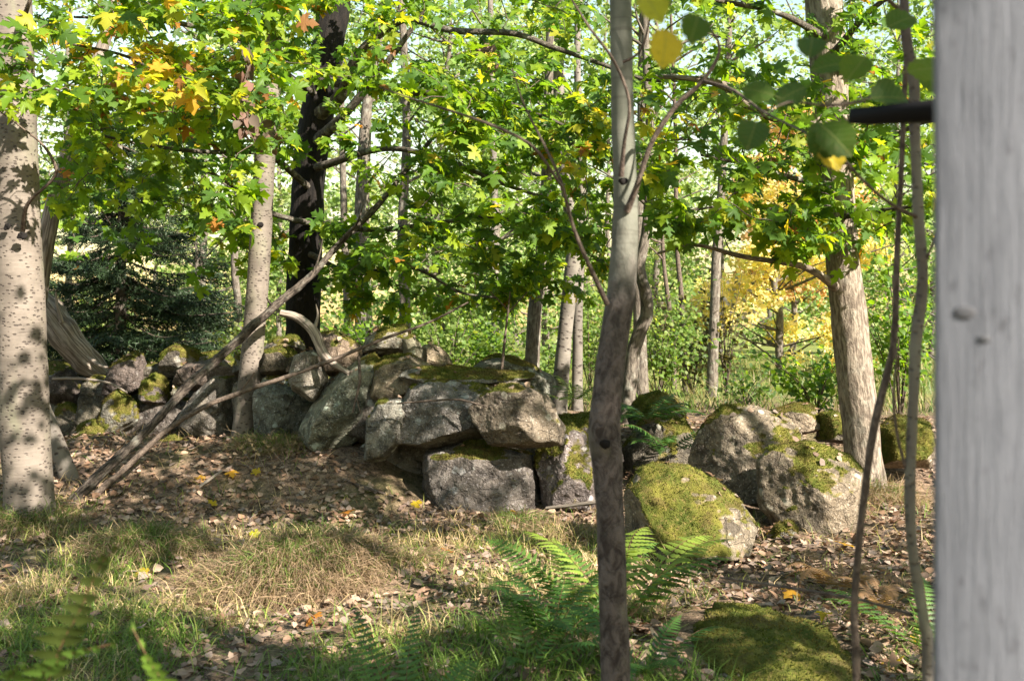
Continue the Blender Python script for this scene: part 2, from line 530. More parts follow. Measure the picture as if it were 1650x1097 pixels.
def mat_young():
    g = G('young_bark'); uv = g.n('UVMap').outputs[0]; sp = g.n('SeparateXYZ'); g.t.links.new(uv, sp.inputs[0])
    r = g.noise(g.scale(uv, (34, 17, 1)), 1.0, 6, 0.7, 0.5); f = g.noise(g.scale(uv, (110, 70, 1)), 1.0, 3, 0.6); pt = g.noise(g.scale(uv, (9, 5, 1)), 1.0, 4)
    old = g.mix(g.step(r, 0.36, 0.62), (0.028, 0.021, 0.019), (0.125, 0.105, 0.095)); old = g.mix(g.math('MULTIPLY', g.step(pt, 0.55, 0.7), 0.6), old, (0.15, 0.14, 0.105))
    ring = g.noise(g.scale(uv, (3, 55, 1)), 1.0, 3)
    new = g.mix(g.step(pt, 0.35, 0.65), (0.10, 0.11, 0.082), (0.155, 0.16, 0.128)); new = g.mix(g.math('MULTIPLY', g.step(ring, 0.56, 0.7), 0.5), new, (0.06, 0.06, 0.045))
    k = g.step(g.math('ADD', sp.outputs[1], g.math('MULTIPLY', pt, 0.8)), 1.75, 2.35)
    col = g.mix(g.math('MULTIPLY', f, 0.35), g.mix(k, old, new), (0.04, 0.035, 0.03))
    h = g.math('MULTIPLY', g.math('ADD', r, g.math('MULTIPLY', f, 0.3)), g.math('SUBTRACT', 1.05, k))
    return g.done(g.pbr(col, 0.8, g.bump(h, 1.0, 0.015), 0.2))


M['young_bark'] = mat_young()
M['dead_bark'] = mat_bark('dead_bark', (0.018, 0.014, 0.011), (0.10, 0.083, 0.066), 50, 14, 1.0, 0.22)
M['deadwood'] = mat_wood_grey()
M['post'] = mat_post()
M['ground'] = mat_ground()
g_ = G('black_metal'); M['metal'] = g_.done(g_.pbr((0.006, 0.006, 0.007), 0.8, spec=0.15))
g_ = G('knot_wood'); M['knot'] = g_.done(g_.pbr(g_.mix(g_.noise(g_.coord('Object'), 90, 4), (0.035, 0.036, 0.04), (0.11, 0.115, 0.125)), 0.8))

# ------------------------------------------------------------------ leaf templates
half = [(0.05, -0.03), (0.30, -0.17), (0.50, -0.07), (0.31, 0.10), (0.55, 0.13), (0.62, 0.24), (0.82, 0.32), (0.64, 0.38), (0.68, 0.55),
        (0.47, 0.46), (0.24, 0.42), (0.31, 0.66), (0.42, 0.74), (0.22, 0.80)]


def maple_template(fold, droop, seed, simple=False):
    h = half if not simple else [(0.30, -0.15), (0.31, 0.10), (0.78, 0.33), (0.24, 0.42), (0.32, 0.72)]
    out = [(0, 0.0)] + h + [(0, 1.06)] + [(-x, y) for x, y in h[::-1]]
    O = np.array(out); cen = np.array([[0, 0.30]])
    X = np.vstack([cen, O]); X[:, 0] *= 0.92
    rr = np.random.default_rng(seed)
    z = fold * np.abs(X[:, 0]) - droop * (X[:, 1] - 0.2) ** 2 - droop * 0.8 * X[:, 0] ** 2 + rr.normal(0, 0.025, len(X))
    V = np.stack([X[:, 0], X[:, 1], z], 1); n = len(O)
    F = [(0, 1 + i, 1 + (i + 1) % n) for i in range(n)]
    k = len(V)                       # petiole
    V = np.vstack([V, [(-0.012, 0.02, 0), (0.012, 0.02, 0), (0.0, -0.6, -0.12)]])
    F.append((k, k + 2, k + 1))
    V[:, 1] += 0.6                   # origin at the foot of the petiole
    return V * 0.62, np.array(F)     # about one unit across


MAPLE = [maple_template(0.10, 0.25, 1), maple_template(0.30, 0.2, 2), maple_template(-0.10, 0.6, 3), maple_template(0.45, 0.7, 4)]
MAPLE = [(V_ * np.array(k_), F_) for (V_, F_), k_ in zip(MAPLE, ((1, 1, 1), (.86, 1.05, 1), (1.1, .92, 1), (.92, .95, 1.2)))]
MAPLE_S = [maple_template(0.15, 0.25, 5, True), maple_template(0.3, 0.4, 6, True)]


def oval_template(wd, fold, droop, n=4, pet=0.35):
    t = np.linspace(0, 1, n + 2)[1:-1]
    wv = wd * np.sin(np.pi * t ** 0.75) ** 0.8
    V = [(0, 0, 0)]; F = []
    for i, (tt, ww) in enumerate(zip(t, wv)):
        z = -droop * tt ** 2
        V += [(-ww, tt, z + fold * ww), (0, tt, z), (ww, tt, z + fold * ww)]
    V.append((0, 1, -droop))
    F += [(0, 2, 1), (0, 3, 2)]
    for i in range(n - 1):
        a = 1 + 3 * i; b = a + 3
        F += [(a, a + 1, b + 1), (a, b + 1, b), (a + 1, a + 2, b + 2), (a + 1, b + 2, b + 1)]
    a = 1 + 3 * (n - 1); e = len(V) - 1
    F += [(a, a + 1, e), (a + 1, a + 2, e)]
    V = np.array(V, float)
    if pet:
        k = len(V); V = np.vstack([V, [(-0.012, 0, 0), (0.012, 0, 0), (0, -pet, -0.05)]]); F.append((k, k + 2, k + 1)); V[:, 1] += pet
    return V, np.array(F)


def round_leaf(seed, curl):
    rr = np.random.default_rng(seed); n = 28; a = np.linspace(-math.pi / 2, 1.5 * math.pi, n, endpoint=False)
    r = 0.46 * (1 + 0.05 * np.where(np.arange(n) % 2, 1, -1) + rr.normal(0, .015, n)); X = np.stack([r * np.cos(a), .5 + r * np.sin(a) * 1.04], 1); k = n // 2; X[k, 1] += .09
    rings = [np.array([[0, .5]]), (X - [0, .5]) * .5 + [0, .5], X]; P2 = np.vstack(rings)
    z = curl * P2[:, 0] ** 2 - .25 * (P2[:, 1] - .3) ** 2 + .10 * np.abs(P2[:, 0]) + .03 * np.sin(P2[:, 1] * 22) * np.abs(P2[:, 0]) * 2 + rr.normal(0, .008, len(P2))
    F = [(0, 1 + i, 1 + (i + 1) % n) for i in range(n)]
    for i in range(n): j = (i + 1) % n; F += [(1 + i, 1 + n + i, 1 + n + j), (1 + i, 1 + n + j, 1 + j)]
    V = np.column_stack([P2, z]); b = len(V); V = np.vstack([V, [(-.014, .04, 0), (.014, .04, 0), (0, -.45, -.1)]]); F.append((b, b + 2, b + 1)); V[:, 1] += .45
    return V, np.array(F)


ROUND = [round_leaf(1, .3), round_leaf(2, .7), round_leaf(3, -.35)]
ASPEN = [oval_template(0.46, 0.12, 0.15, 4), oval_template(0.44, 0.3, 0.3, 4)]
DRY = [oval_template(0.42, 0.25, 0.2, 3, 0.2), oval_template(0.47, -0.2, -0.2, 2, 0), oval_template(0.38, 0.4, 0.1, 2, 0), oval_template(0.45, 0.1, 0.35, 2, 0.2), maple_template(0.25, 0.5, 15, True), maple_template(-0.3, -0.4, 16, True)]
SMALL = [(np.array([(0, 0, 0), (-0.4, 0.5, 0.12), (0.4, 0.5, 0.12), (0, 1, -0.1)], float), np.array([(0, 2, 1), (1, 2, 3)]))]

GREEN = np.array([(0.100, 0.195, 0.014), (0.070, 0.150, 0.016), (0.140, 0.240, 0.016), (0.055, 0.125, 0.024), (0.175, 0.265, 0.018),
                  (0.23, 0.30, 0.025)]) * np.array([1.3, 1.22, 1.1])
YELLOW = np.array([(0.36, 0.37, 0.03), (0.52, 0.41, 0.035), (0.55, 0.33, 0.04), (0.42, 0.19, 0.035), (0.26, 0.12, 0.04)])
PAL = np.vstack([GREEN, YELLOW])


# ------------------------------------------------------------------ setting: ground
def axis(fine0, fine1, step, lo, hi):
    a = list(np.arange(fine0, fine1 + 1e-6, step)); s = step
    while a[-1] < hi: s *= 1.35; a.append(a[-1] + s)
    s = step
    while a[0] > lo: s *= 1.35; a.insert(0, a[0] - s)
    return np.array(a)


gx = axis(-6.5, 6.5, 0.07, -400, 400); gy = axis(3.0, 14.0, 0.07, -60, 700)
XX, YY = np.meshgrid(gx, gy)
ZZ = ground_z(XX.ravel(), YY.ravel())
nx_, ny_ = len(gx), len(gy)
ii = np.arange(ny_ - 1)[:, None] * nx_ + np.arange(nx_ - 1)[None, :]
GF = np.stack([ii, ii + 1, ii + nx_ + 1, ii + nx_], -1).reshape(-1, 4)
tag(link('ground', mesh_np('ground', np.stack([XX.ravel(), YY.ravel(), ZZ], 1), GF, M['ground'])),
    'leaf strewn forest floor rising to a sunny meadow', 'ground', kind='structure')


# ------------------------------------------------------------------ stones
def hull2(P):
    P = sorted(map(tuple, P)); cr = lambda o, a, b: (a[0] - o[0]) * (b[1] - o[1]) - (a[1] - o[1]) * (b[0] - o[0])
    lo, up = [], []
    for p in P:
        while len(lo) >= 2 and cr(lo[-2], lo[-1], p) <= 0: lo.pop()
        lo.append(p)
    for p in P[::-1]:
        while len(up) >= 2 and cr(up[-2], up[-1], p) <= 0: up.pop()
        up.append(p)
    return np.array(lo[:-1] + up[:-1])


def stone(parent, name, poly, Y, depth, moss=0.3, tone=(1, 1, 1), facets=None, seed=0, lvl=5, p=90, noise=0.028, mossside=0.0, cuts=9, thick=.026):
    """a faceted boulder with the outline poly (photo pixels at distance Y + depth/2); returns the object"""
    rr = np.random.default_rng(seed + 100)
    Yc = Y + depth * 0.45
    W = np.array([at(a, b, Yc) for a, b in poly]); xy = hull2(W[:, [0, 2]])
    c2 = (xy.min(0) + xy.max(0)) / 2; cen = np.array([c2[0], Yc, c2[1]])
    L = xy - c2; N, H = [], []
    for i in range(len(L)):
        a, b = L[i], L[(i + 1) % len(L)]; e = b - a; n2 = np.array([e[1], -e[0]]); ln = np.linalg.norm(n2)
        if ln < 0.012: continue
        n2 /= ln; h = max(n2.dot(a), 0.02)
        for ty in (-rr.uniform(0.08, 0.4), rr.uniform(0.15, 0.6)):
            nn = np.array([n2[0], ty, n2[1]]); k = np.linalg.norm(nn); N.append(nn / k); H.append(h / k)
    if facets is None:
        a = rr.uniform(-0.45, 0.45); facets = [(a, rr.uniform(0.0, 0.3), 1.0), (-a * rr.uniform(0.4, 1.4), rr.uniform(-0.25, 0.35), 1.05), (rr.uniform(-.4, .4), -0.5, 1.1)]
    for fx, fz, fd in facets:
        nn = np.array([fx, -1.0, fz]); k = np.linalg.norm(nn); N.append(nn / k); H.append(depth * 0.45 * fd / k)
    for q in range(3):
        nn = np.array([rr.uniform(-.5, .5), 1.0, rr.uniform(-.3, .5)]); k = np.linalg.norm(nn); N.append(nn / k); H.append(depth * 0.5 * rr.uniform(0.9, 1.15) / k)
    N = np.array(N); H = np.array(H)
    D, F = icosphere(lvl)
    ext = np.array([np.ptp(L[:, 0]) / 2, depth / 2, np.ptp(L[:, 1]) / 2])
    d = unit(D * ext)
    r0 = 1 / np.maximum(d @ N.T / H, 1e-4).max(1)
    P0 = d * r0[:, None]; NX = unit(rr.normal(0, 1, (cuts, 3))); HX = (P0 @ NX.T).max(0) * rr.uniform(0.74, 0.93, cuts)
    N = np.vstack([N, NX]); H = np.concatenate([H, HX])
    q = np.maximum(d @ N.T, 0) / H
    r = ((q ** p).sum(1)) ** (-1 / p)
    P = d * r[:, None]; sz = ext.mean()
    nz = fbm(P / sz * 1.3 + seed * 5.1, 4, seed) * 0.6
    chip = np.abs(fbm(P / sz * 3.1 + seed, 4, seed + 3)); fine = fbm(P * 16 + seed, 4, seed + 7) - .7 * np.abs(fbm(P * 9 + seed * 2, 3, seed + 8))
    lay_ = np.floor((P @ unit(np.array([0.3, 0.25, 1.0]))) / sz * 5 + 1.3 * vnoise(P / sz * 2, seed + 5)) % 2
    P = P * (1 + noise * nz - noise * 0.9 * chip - noise * 0.25 * lay_)[:, None] + d * (fine * 0.0075)[:, None]
    for ax_, k_ in ((0, 0), (2, 1)):
        lo, hi = L[:, k_].min(), L[:, k_].max(); a_, b_ = P[:, ax_].min(), P[:, ax_].max(); P[:, ax_] = lo + (P[:, ax_] - a_) * (hi - lo) * 1.02 / (b_ - a_)
    me = mesh_np(name, P, F, M['rock'])
    nor = np.zeros(len(P) * 3, np.float32); me.vertex_normals.foreach_get('vector', nor); nor = nor.reshape(-1, 3)
    mn = 1.25 * fbm(P * 3.2 + seed * 2.7, 4, seed + 20)
    m = nor[:, 2] * 1.0 + mossside + mn * 0.55 + (P[:, 2] / (ext[2] + 1e-6)) * 0.25 - (1.35 - 1.3 * moss)
    m = np.clip(m + 0.28 + 0.22 * fbm(P * 11 + seed, 3, seed + 23), 0, 1) if moss > 0 else np.zeros(len(P))
    a = me.attributes.new('moss', 'FLOAT', 'POINT'); a.data.foreach_set('value', m.astype(np.float32))
    a = me.attributes.new('tone', 'FLOAT_COLOR', 'POINT'); a.data.foreach_set('color', np.tile(np.array([*tone, 1], np.float32), len(P)))
    o = link(name, me, parent, tuple(cen - (np.array(parent.location) if parent else 0)))
    moss_part(o, P, F, nor, m, seed, thick)
    top = np.nonzero(nor[:, 2] > .72)[0]
    if len(top):
        for k_ in rr.choice(top, int(3 + 26 * ext[0] * depth)): DEBRIS.append((P[k_] + cen + nor[k_] * .016, nor[k_]))
    return o


def moss_part(o, P, F, nor, m, seed, thick=0.045):
    rr = np.random.default_rng(seed + 500)
    fm = m[F].mean(1); sel = fm > 0.42
    if sel.sum() < 25: return
    Fs = F[sel]; used, inv = np.unique(Fs, return_inverse=True); Fs = inv.reshape(-1, 3)
    lump = 0.6 + 0.5 * fbm(P[used] * 14 + seed, 3, seed + 31)
    V = P[used] + nor[used] * (np.clip((m[used] - 0.5) * thick * lump + 0.001, -0.01, 0.05))[:, None]
    link('moss', mesh_np('moss', V, Fs, M['moss']), o)
    a, b, c = V[Fs[:, 0]], V[Fs[:, 1]], V[Fs[:, 2]]
    ar = np.linalg.norm(np.cross(b - a, c - a), axis=1) / 2; tot = ar.sum()
    n = int(min(6500, tot * 14000)); k = rr.choice(len(Fs), n, p=ar / tot)
    u, v = rr.random(n), rr.random(n); fl = u + v > 1; u[fl] = 1 - u[fl]; v[fl] = 1 - v[fl]
    p0 = a[k] + (b[k] - a[k]) * u[:, None] + (c[k] - a[k]) * v[:, None]
    nn = unit(np.cross(b - a, c - a))[k]
    dr = unit(nn + rr.normal(0, 0.55, (n, 3))); sd = unit(np.cross(dr, rr.normal(0, 1, (n, 3))))
    ln = rr.uniform(0.006, 0.020, n)[:, None]; wd = rr.uniform(0.0018, 0.004, n)[:, None]
    VV = np.stack([p0 - sd * wd, p0 + sd * wd, p0 + dr * ln], 1).reshape(-1, 3)
    f = fbm(p0 * 6, 3, seed + 40)[:, None]
    col = np.array([0.075, 0.095, 0.012]) * (1 - sstep(-0.4, 0.6, f)) + np.array([0.15, 0.125, 0.034]) * sstep(-0.4, 0.6, f)
    br_ = sstep(.15, .6, fbm(p0 * 4.5 + 9, 3, seed + 44))[:, None]; col = col * (1 - .75 * br_) + np.array([.10, .07, .03]) * .75 * br_
    col = col * rr.uniform(0.6, 1.3, (n, 1)) * .85
    fz = link('moss_fuzz', mesh_np('moss_fuzz', VV, np.arange(3 * n).reshape(-1, 3), M['mossfuzz'], np.repeat(col, 3, 0)), o)
    fz['kind'] = 'stuff'


DEBRIS = []
WALL = thing('stone_wall', 'tumbled dry stone wall of grey mossy boulders between the pale trunks', 'stone wall', (-1.5, 9.0, gz(-1.5, 9.0)))
WALL['kind'] = 'thing'
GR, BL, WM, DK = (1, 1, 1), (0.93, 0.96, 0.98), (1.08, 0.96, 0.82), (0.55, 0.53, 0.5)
STONES = [
    ([(688, 726), (735, 714), (858, 722), (866, 745), (860, 825), (700, 828), (684, 780)], 7.85, .8, .22, GR, [(0.04, 0.06, 1.0), (0.35, 0.15, 1.1), (-.1, -.2, 1.03)], 0),
    ([(864, 745), (880, 715), (915, 690), (940, 698), (958, 740), (962, 810), (940, 825), (880, 820)], 7.85, .6, .62, GR, [(-.5, 0.2, 1.0), (0.5, 0.35, 1.0), (0, -.4, 1.1)], .25),
    ([(757, 680), (765, 650), (808, 618), (835, 616), (880, 640), (905, 690), (900, 715), (850, 722), (790, 716)], 7.55, .72, .30, WM, [(-.75, 0.08, 0.80), (0.55, 0.20, 0.95)], 0),
    ([(640, 714), (655, 660), (672, 622), (700, 606), (795, 610), (800, 640), (770, 705), (735, 716), (690, 720)], 7.9, .9, .33, GR, [(0.12, 0.12, 1.0), (-.55, 0.1, 1.0)], 0),
    ([(650, 606), (690, 592), (760, 604), (852, 600), (848, 614), (800, 622), (680, 622)], 8.15, .6, .62, GR, None, .1),
    ([(588, 738), (592, 680), (612, 650), (640, 645), (662, 670), (652, 705), (620, 738), (600, 744)], 7.95, .55, .25, GR, [(-.35, 0.15, 1.0), (0.45, 0.05, 1.0), (0, -.4, 1.1)], 0),
    ([(483, 705), (500, 665), (545, 610), (595, 575), (618, 600), (608, 640), (588, 692), (560, 717), (515, 732), (490, 722)], 8.35, .85, .22, BL, [(-.25, 0.35, 1.0), (0.4, 0.1, 1.05), (0, -.6, 1.1)], 0),
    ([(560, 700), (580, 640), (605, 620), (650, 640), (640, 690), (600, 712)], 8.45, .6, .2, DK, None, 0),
    ([(588, 645), (600, 595), (625, 576), (660, 572), (690, 590), (692, 630), (660, 655), (610, 652)], 8.35, .75, .36, WM, None, 0),
    ([(578, 572), (592, 545), (615, 526), (655, 528), (664, 560), (650, 574), (600, 576)], 8.8, .6, .62, GR, None, .1),
    ([(650, 545), (668, 540), (680, 562), (676, 585), (650, 580)], 8.8, .4, .2, WM, None, 0),
    ([(514, 575), (520, 540), (545, 535), (575, 552), (582, 570), (577, 602), (530, 606)], 8.6, .6, .25, WM, None, 0),
    ([(466, 605), (470, 580), (490, 566), (520, 575), (527, 612), (505, 645), (475, 627)], 8.5, .55, .36, GR, [(-.3, 0.15, 1.0), (0.5, 0.0, 1.0)], 0),
    ([(415, 702), (414, 630), (430, 608), (472, 613), (502, 645), (494, 690), (482, 714), (440, 716)], 8.95, .7, .2, BL, [(-.05, 0.12, 1.0), (0.6, 0.0, 0.95)], 0),
    ([(672, 598), (680, 560), (700, 555), (722, 575), (730, 604)], 9.1, .6, .2, (1.35, 1.2, 1.05), None, 0),
    ([(692, 612), (720, 590), (760, 594), (790, 612), (770, 640), (700, 640)], 8.9, .6, .7, GR, None, .2),
    ([(735, 605), (760, 580), (800, 573), (850, 583), (885, 610), (890, 650), (728, 650)], 10.0, 1.3, .25, BL, None, 0),
    ([(293, 692), (308, 640), (340, 606), (380, 610), (386, 692), (370, 710), (310, 710)], 9.45, .7, .2, BL, [(-.25, 0.15, 1.0), (0.5, 0.1, 1.0)], 0),
    ([(374, 622), (400, 608), (422, 615), (427, 700), (380, 708)], 9.3, .6, .2, GR, None, 0),
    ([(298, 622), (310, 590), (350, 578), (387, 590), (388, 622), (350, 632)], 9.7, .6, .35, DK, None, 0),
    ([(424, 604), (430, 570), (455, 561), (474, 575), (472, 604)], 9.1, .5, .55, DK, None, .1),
    ([(382, 602), (390, 575), (425, 568), (432, 605)], 9.4, .5, .55, GR, None, .1),
    ([(428, 568), (440, 548), (470, 542), (484, 566)], 9.6, .6, .8, GR, None, .2),
    ([(229, 642), (235, 615), (250, 605), (266, 618), (264, 647), (240, 650)], 9.8, .45, .85, GR, None, .35),
    ([(264, 602), (270, 570), (286, 559), (311, 567), (320, 590), (300, 607)], 10.0, .5, .75, DK, None, .15),
    ([(316, 607), (330, 574), (360, 569), (374, 602)], 10.1, .5, .75, GR, None, .2),
    ([(172, 632), (177, 600), (200, 580), (218, 573), (226, 622), (210, 636)], 10.0, .5, .15, DK, None, 0),
    ([(128, 692), (131, 630), (160, 613), (194, 625), (198, 672), (170, 694)], 10.2, .6, .25, DK, None, 0),
    ([(163, 692), (172, 655), (195, 634), (215, 650), (214, 687), (190, 704)], 9.7, .45, .95, GR, None, .4),
    ([(116, 722), (125, 690), (150, 681), (174, 695), (174, 726)], 9.6, .5, 1.0, GR, None, .4),
    ([(84, 645), (90, 605), (115, 599), (132, 625), (132, 655)], 10.4, .6, .4, DK, None, 0),
    ([(82, 712), (84, 665), (110, 654), (138, 670), (138, 708)], 10.2, .6, .5, DK, None, .1),
    ([(222, 655), (262, 640), (302, 650), (308, 692), (260, 708), (218, 695)], 9.9, .6, .3, DK, None, 0),
    ([(213, 624), (240, 588), (266, 594), (272, 628)], 10.2, .5, .3, DK, None, 0),
    ([(60, 610), (90, 588), (130, 592), (180, 600), (180, 640), (60, 640)], 10.8, .7, .6, GR, None, .1),
    ([(243, 742), (255, 712), (280, 704), (314, 718), (314, 745)], 8.9, .5, 1.0, GR, None, .5),
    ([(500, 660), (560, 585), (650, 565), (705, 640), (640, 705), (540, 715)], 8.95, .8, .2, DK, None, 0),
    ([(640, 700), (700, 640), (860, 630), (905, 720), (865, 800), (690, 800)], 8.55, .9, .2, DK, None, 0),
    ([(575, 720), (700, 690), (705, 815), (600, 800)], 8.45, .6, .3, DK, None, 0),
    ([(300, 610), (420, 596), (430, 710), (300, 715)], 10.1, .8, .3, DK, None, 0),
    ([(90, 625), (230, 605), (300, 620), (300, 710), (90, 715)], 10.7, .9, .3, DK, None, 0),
    ([(1000, 700), (1040, 672), (1095, 680), (1122, 720), (1115, 775), (1005, 785)], 8.85, .8, .55, DK, None, .1),
    ([(880, 700), (905, 672), (950, 668), (990, 690), (1000, 740), (900, 760)], 8.6, .8, .6, GR, None, .1),
]
for i, (poly, Y, dp, ms, tn, fc, mside) in enumerate(STONES):
    q_ = np.array(poly, float); c_ = (q_.min(0) + q_.max(0)) / 2; poly = [tuple(v) for v in c_ + (q_ - c_) * ((1.28, 1.16) if 19 <= i <= 34 else (1.05, 1.03))]
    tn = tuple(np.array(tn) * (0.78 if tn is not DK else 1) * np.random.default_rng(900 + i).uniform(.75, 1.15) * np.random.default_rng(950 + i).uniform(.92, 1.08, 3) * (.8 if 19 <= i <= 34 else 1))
    big = max(p[0] for p in poly) - min(p[0] for p in poly) > 60
    stone(WALL, 'stone', poly, Y, dp, ms, tn, fc, seed=i, lvl=6 if i in (0, 3) else 5 if big and i < 18 else 4, mossside=mside)

BOULDERS = [
    ([(1006, 805), (1030, 768), (1060, 751), (1095, 754), (1140, 775), (1175, 800), (1212, 850), (1216, 905), (1120, 915), (1008, 900)], 6.25, .95, .74, (.85, .78, .68),
     [(-.3, .55, .95), (.25, .5, 1.0), (0.7, .5, 1.1)], .42, 'rounded boulder wholly grown over with olive moss beside the slender foreground trunk'),
    ([(1110, 750), (1130, 690), (1165, 654), (1215, 655), (1275, 680), (1284, 702), (1235, 775), (1218, 815), (1180, 815), (1118, 775)], 7.65, .95, .58, (.82, .75, .66),
     [(-.85, .1, .85), (.35, .25, .95), (.3, .8, 1.0)], .05, 'tall wedge shaped boulder with mossy crest and dark shaded side'),
    ([(1218, 748), (1240, 722), (1290, 714), (1340, 720), (1380, 750), (1396, 777), (1387, 840), (1360, 868), (1260, 868), (1222, 820)], 6.95, .85, .60, (.80, .72, .62),
     [(-.7, .1, .9), (.2, -.1, .9), (.1, .75, .85)], .12, 'pale broad boulder with bright green moss cap at the foot of the furrowed trunk'),
    ([(1008, 668), (1030, 638), (1060, 631), (1085, 640), (1101, 668), (1096, 695), (1015, 692)], 9.4, .8, .8, DK, None, .15, 'round moss topped boulder behind the dark fern'),
    ([(1228, 668), (1280, 651), (1312, 655), (1320, 695), (1250, 708)], 9.0, .7, .5, WM, None, 0, 'low sunlit stone with sparse moss behind the wedge shaped boulder'),
    ([(1316, 712), (1325, 668), (1350, 664), (1368, 690), (1362, 715)], 8.9, .5, .85, DK, None, .2, 'small dark mossy stone just behind the furrowed trunk'),
    ([(1405, 755), (1418, 690), (1450, 671), (1492, 680), (1506, 755)], 8.5, .9, .85, WM, None, .2, 'mossy boulder to the right of the furrowed trunk'),
    ([(1242, 868), (1250, 848), (1268, 840), (1285, 852), (1284, 872)], 6.75, .2, 1.0, GR, None, .5, 'small cushion of a moss covered stone under the pale broad boulder'),
    ([(1292, 1012), (1300, 985), (1325, 978), (1345, 992), (1342, 1016)], 4.9, .18, .1, WM, None, 0, 'little bare grey stone poking out of the litter near the flat mossy rock'),
]
for i, (poly, Y, dp, ms, tn, fc, mside, lab) in enumerate(BOULDERS):
    tag(stone(None, 'boulder', poly, Y, dp, ms, tn, fc, seed=60 + i, lvl=5 if i < 4 or i == 6 else 4, mossside=mside, p=60, cuts=8, thick=.022), lab, 'boulder', 'loose boulders right of the wall')


def flat_rock():
    D, F = icosphere(5); seed = 77
    P = D * np.array([0.34, 0.85, 0.15]); P = P * (1 + 0.2 * fbm(P * 3.5, 4, seed))[:, None]
    P[:, 2] += 0.02 * fbm(P * 12, 3, 5)
    ca, sa = math.cos(0.32), math.sin(0.32)
    P[:, 0], P[:, 1] = P[:, 0] * ca + P[:, 1] * sa, -P[:, 0] * sa + P[:, 1] * ca
    P[:, 0] -= (P[:, 1]) * 0.35
    me = mesh_np('boulder', P, F, M['rock']); nor = np.zeros(len(P) * 3, np.float32); me.vertex_normals.foreach_get('vector', nor); nor = nor.reshape(-1, 3)
    m = np.clip(nor[:, 2] * .6 + 0.45 + 0.45 * fbm(P * 5, 3, 9), 0, 1)
    a = me.attributes.new('moss', 'FLOAT', 'POINT'); a.data.foreach_set('value', m.astype(np.float32))
    a = me.attributes.new('tone', 'FLOAT_COLOR', 'POINT'); a.data.foreach_set('color', np.tile(np.array([1, 1, 1, 1], np.float32), len(P)))
    o = link('boulder', me, None, (1.13, 4.35, gz(1.13, 4.35) - 0.07))
    moss_part(o, P, F, nor, m, seed, 0.03)
    tag(o, 'long low rock carpeted in green moss in front of the boulders', 'boulder', 'loose boulders right of the wall')


flat_rock()


# ------------------------------------------------------------------ trunks
def trunk_path(pts, step):
    """pts: (px, py, Y, width px) rows"""
    A = []
    for px, py, Y, wpx in pts:
        a = at(px, py, Y); A.append([*a, wpx / FPX * Y / 2])
    return spline(A, step)


def part_tube(name, parent, pts, mat, ns=12, step=0.05, rough=0.05, seed=0, flare=0.0, flute=0.0, rfreq=6):
    S = trunk_path(pts, step); r = S[:, 3].copy()
    if flare:
        L = np.concatenate([[0], np.cumsum(np.linalg.norm(np.diff(S[:, :3], axis=0), axis=1))]); r = r * (1 + flare * np.exp(-L / 0.16))
    V, F, uv = tube(S[:, :3], r, ns, rough, seed, rfreq, flute)
    o = link(name, mesh_np(name, V - np.array(parent.location), F, M[mat], uv=uv), parent)
    return o, S


def knot(parent, pos, r, nrm):
    D, F = icosphere(2); R = rot_from(np.array([nrm]), np.array([[0, 0, 1.0]]))[0]
    P = (D * np.array([r, r * 0.8, r * 0.35])) @ R.T + pos - np.array(parent.location)
    V = P * 1.0
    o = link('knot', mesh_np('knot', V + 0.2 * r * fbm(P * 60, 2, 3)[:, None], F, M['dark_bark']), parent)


# left foreground aspen
AS1 = thing('aspen_tree', 'thick pale aspen trunk with dark speckles at the left edge', 'tree', at(48, 852, 7.25))
_, S1 = part_tube('trunk', AS1, [(50, 870, 7.25, 84), (46, 800, 7.25, 74), (38, 650, 7.25, 76), (32, 480, 7.25, 75), (24, 300, 7.25, 72), (20, 120, 7.25, 66), (16, -60, 7.25, 62), (8, -400, 7.3, 52)],
                  'aspen', 40, 0.03, 0.035, 1, 0.22)
part_tube('branch', AS1, [(36, 378, 7.15, 8), (44, 330, 6.95, 6), (84, 290, 6.85, 5), (90, 270, 6.8, 5), (70, 235, 6.75, 4), (34, 205, 6.7, 3), (0, 180, 6.7, 2)], 'twig', 8, 0.03, 0.1, 5)
part_tube('branch', AS1, [(34, 40, 7.1, 9), (46, 8, 6.95, 6), (56, -25, 6.9, 4)], 'twig', 8, 0.03, 0.1, 6)
knot(AS1, at(38, 34, 7.02), 0.055, (0.2, -1, 0.1)); knot(AS1, at(36, 380, 7.02), 0.035, (0.1, -1, 0.1)); knot(AS1, at(12, 365, 7.03), 0.03, (-0.3, -1, 0))
# second aspen
AS2 = thing('aspen_tree', 'slim pale aspen trunk standing in front of the wall', 'tree', at(393, 712, 9.3))
_, S2 = part_tube('trunk', AS2, [(391, 730, 9.3, 42), (394, 690, 9.3, 37), (404, 600, 9.3, 36), (412, 500, 9.3, 35), (419, 400, 9.3, 34), (427, 250, 9.3, 33), (436, 100, 9.3, 33), (441, -40, 9.3, 31), (450, -400, 9.4, 24)],
                  'aspen', 32, 0.03, 0.035, 2, 0.25)
knot(AS2, at(420, 362, 9.2), 0.03, (0.2, -1, 0)); knot(AS2, at(433, 60, 9.22), 0.04, (0.2, -1, 0))
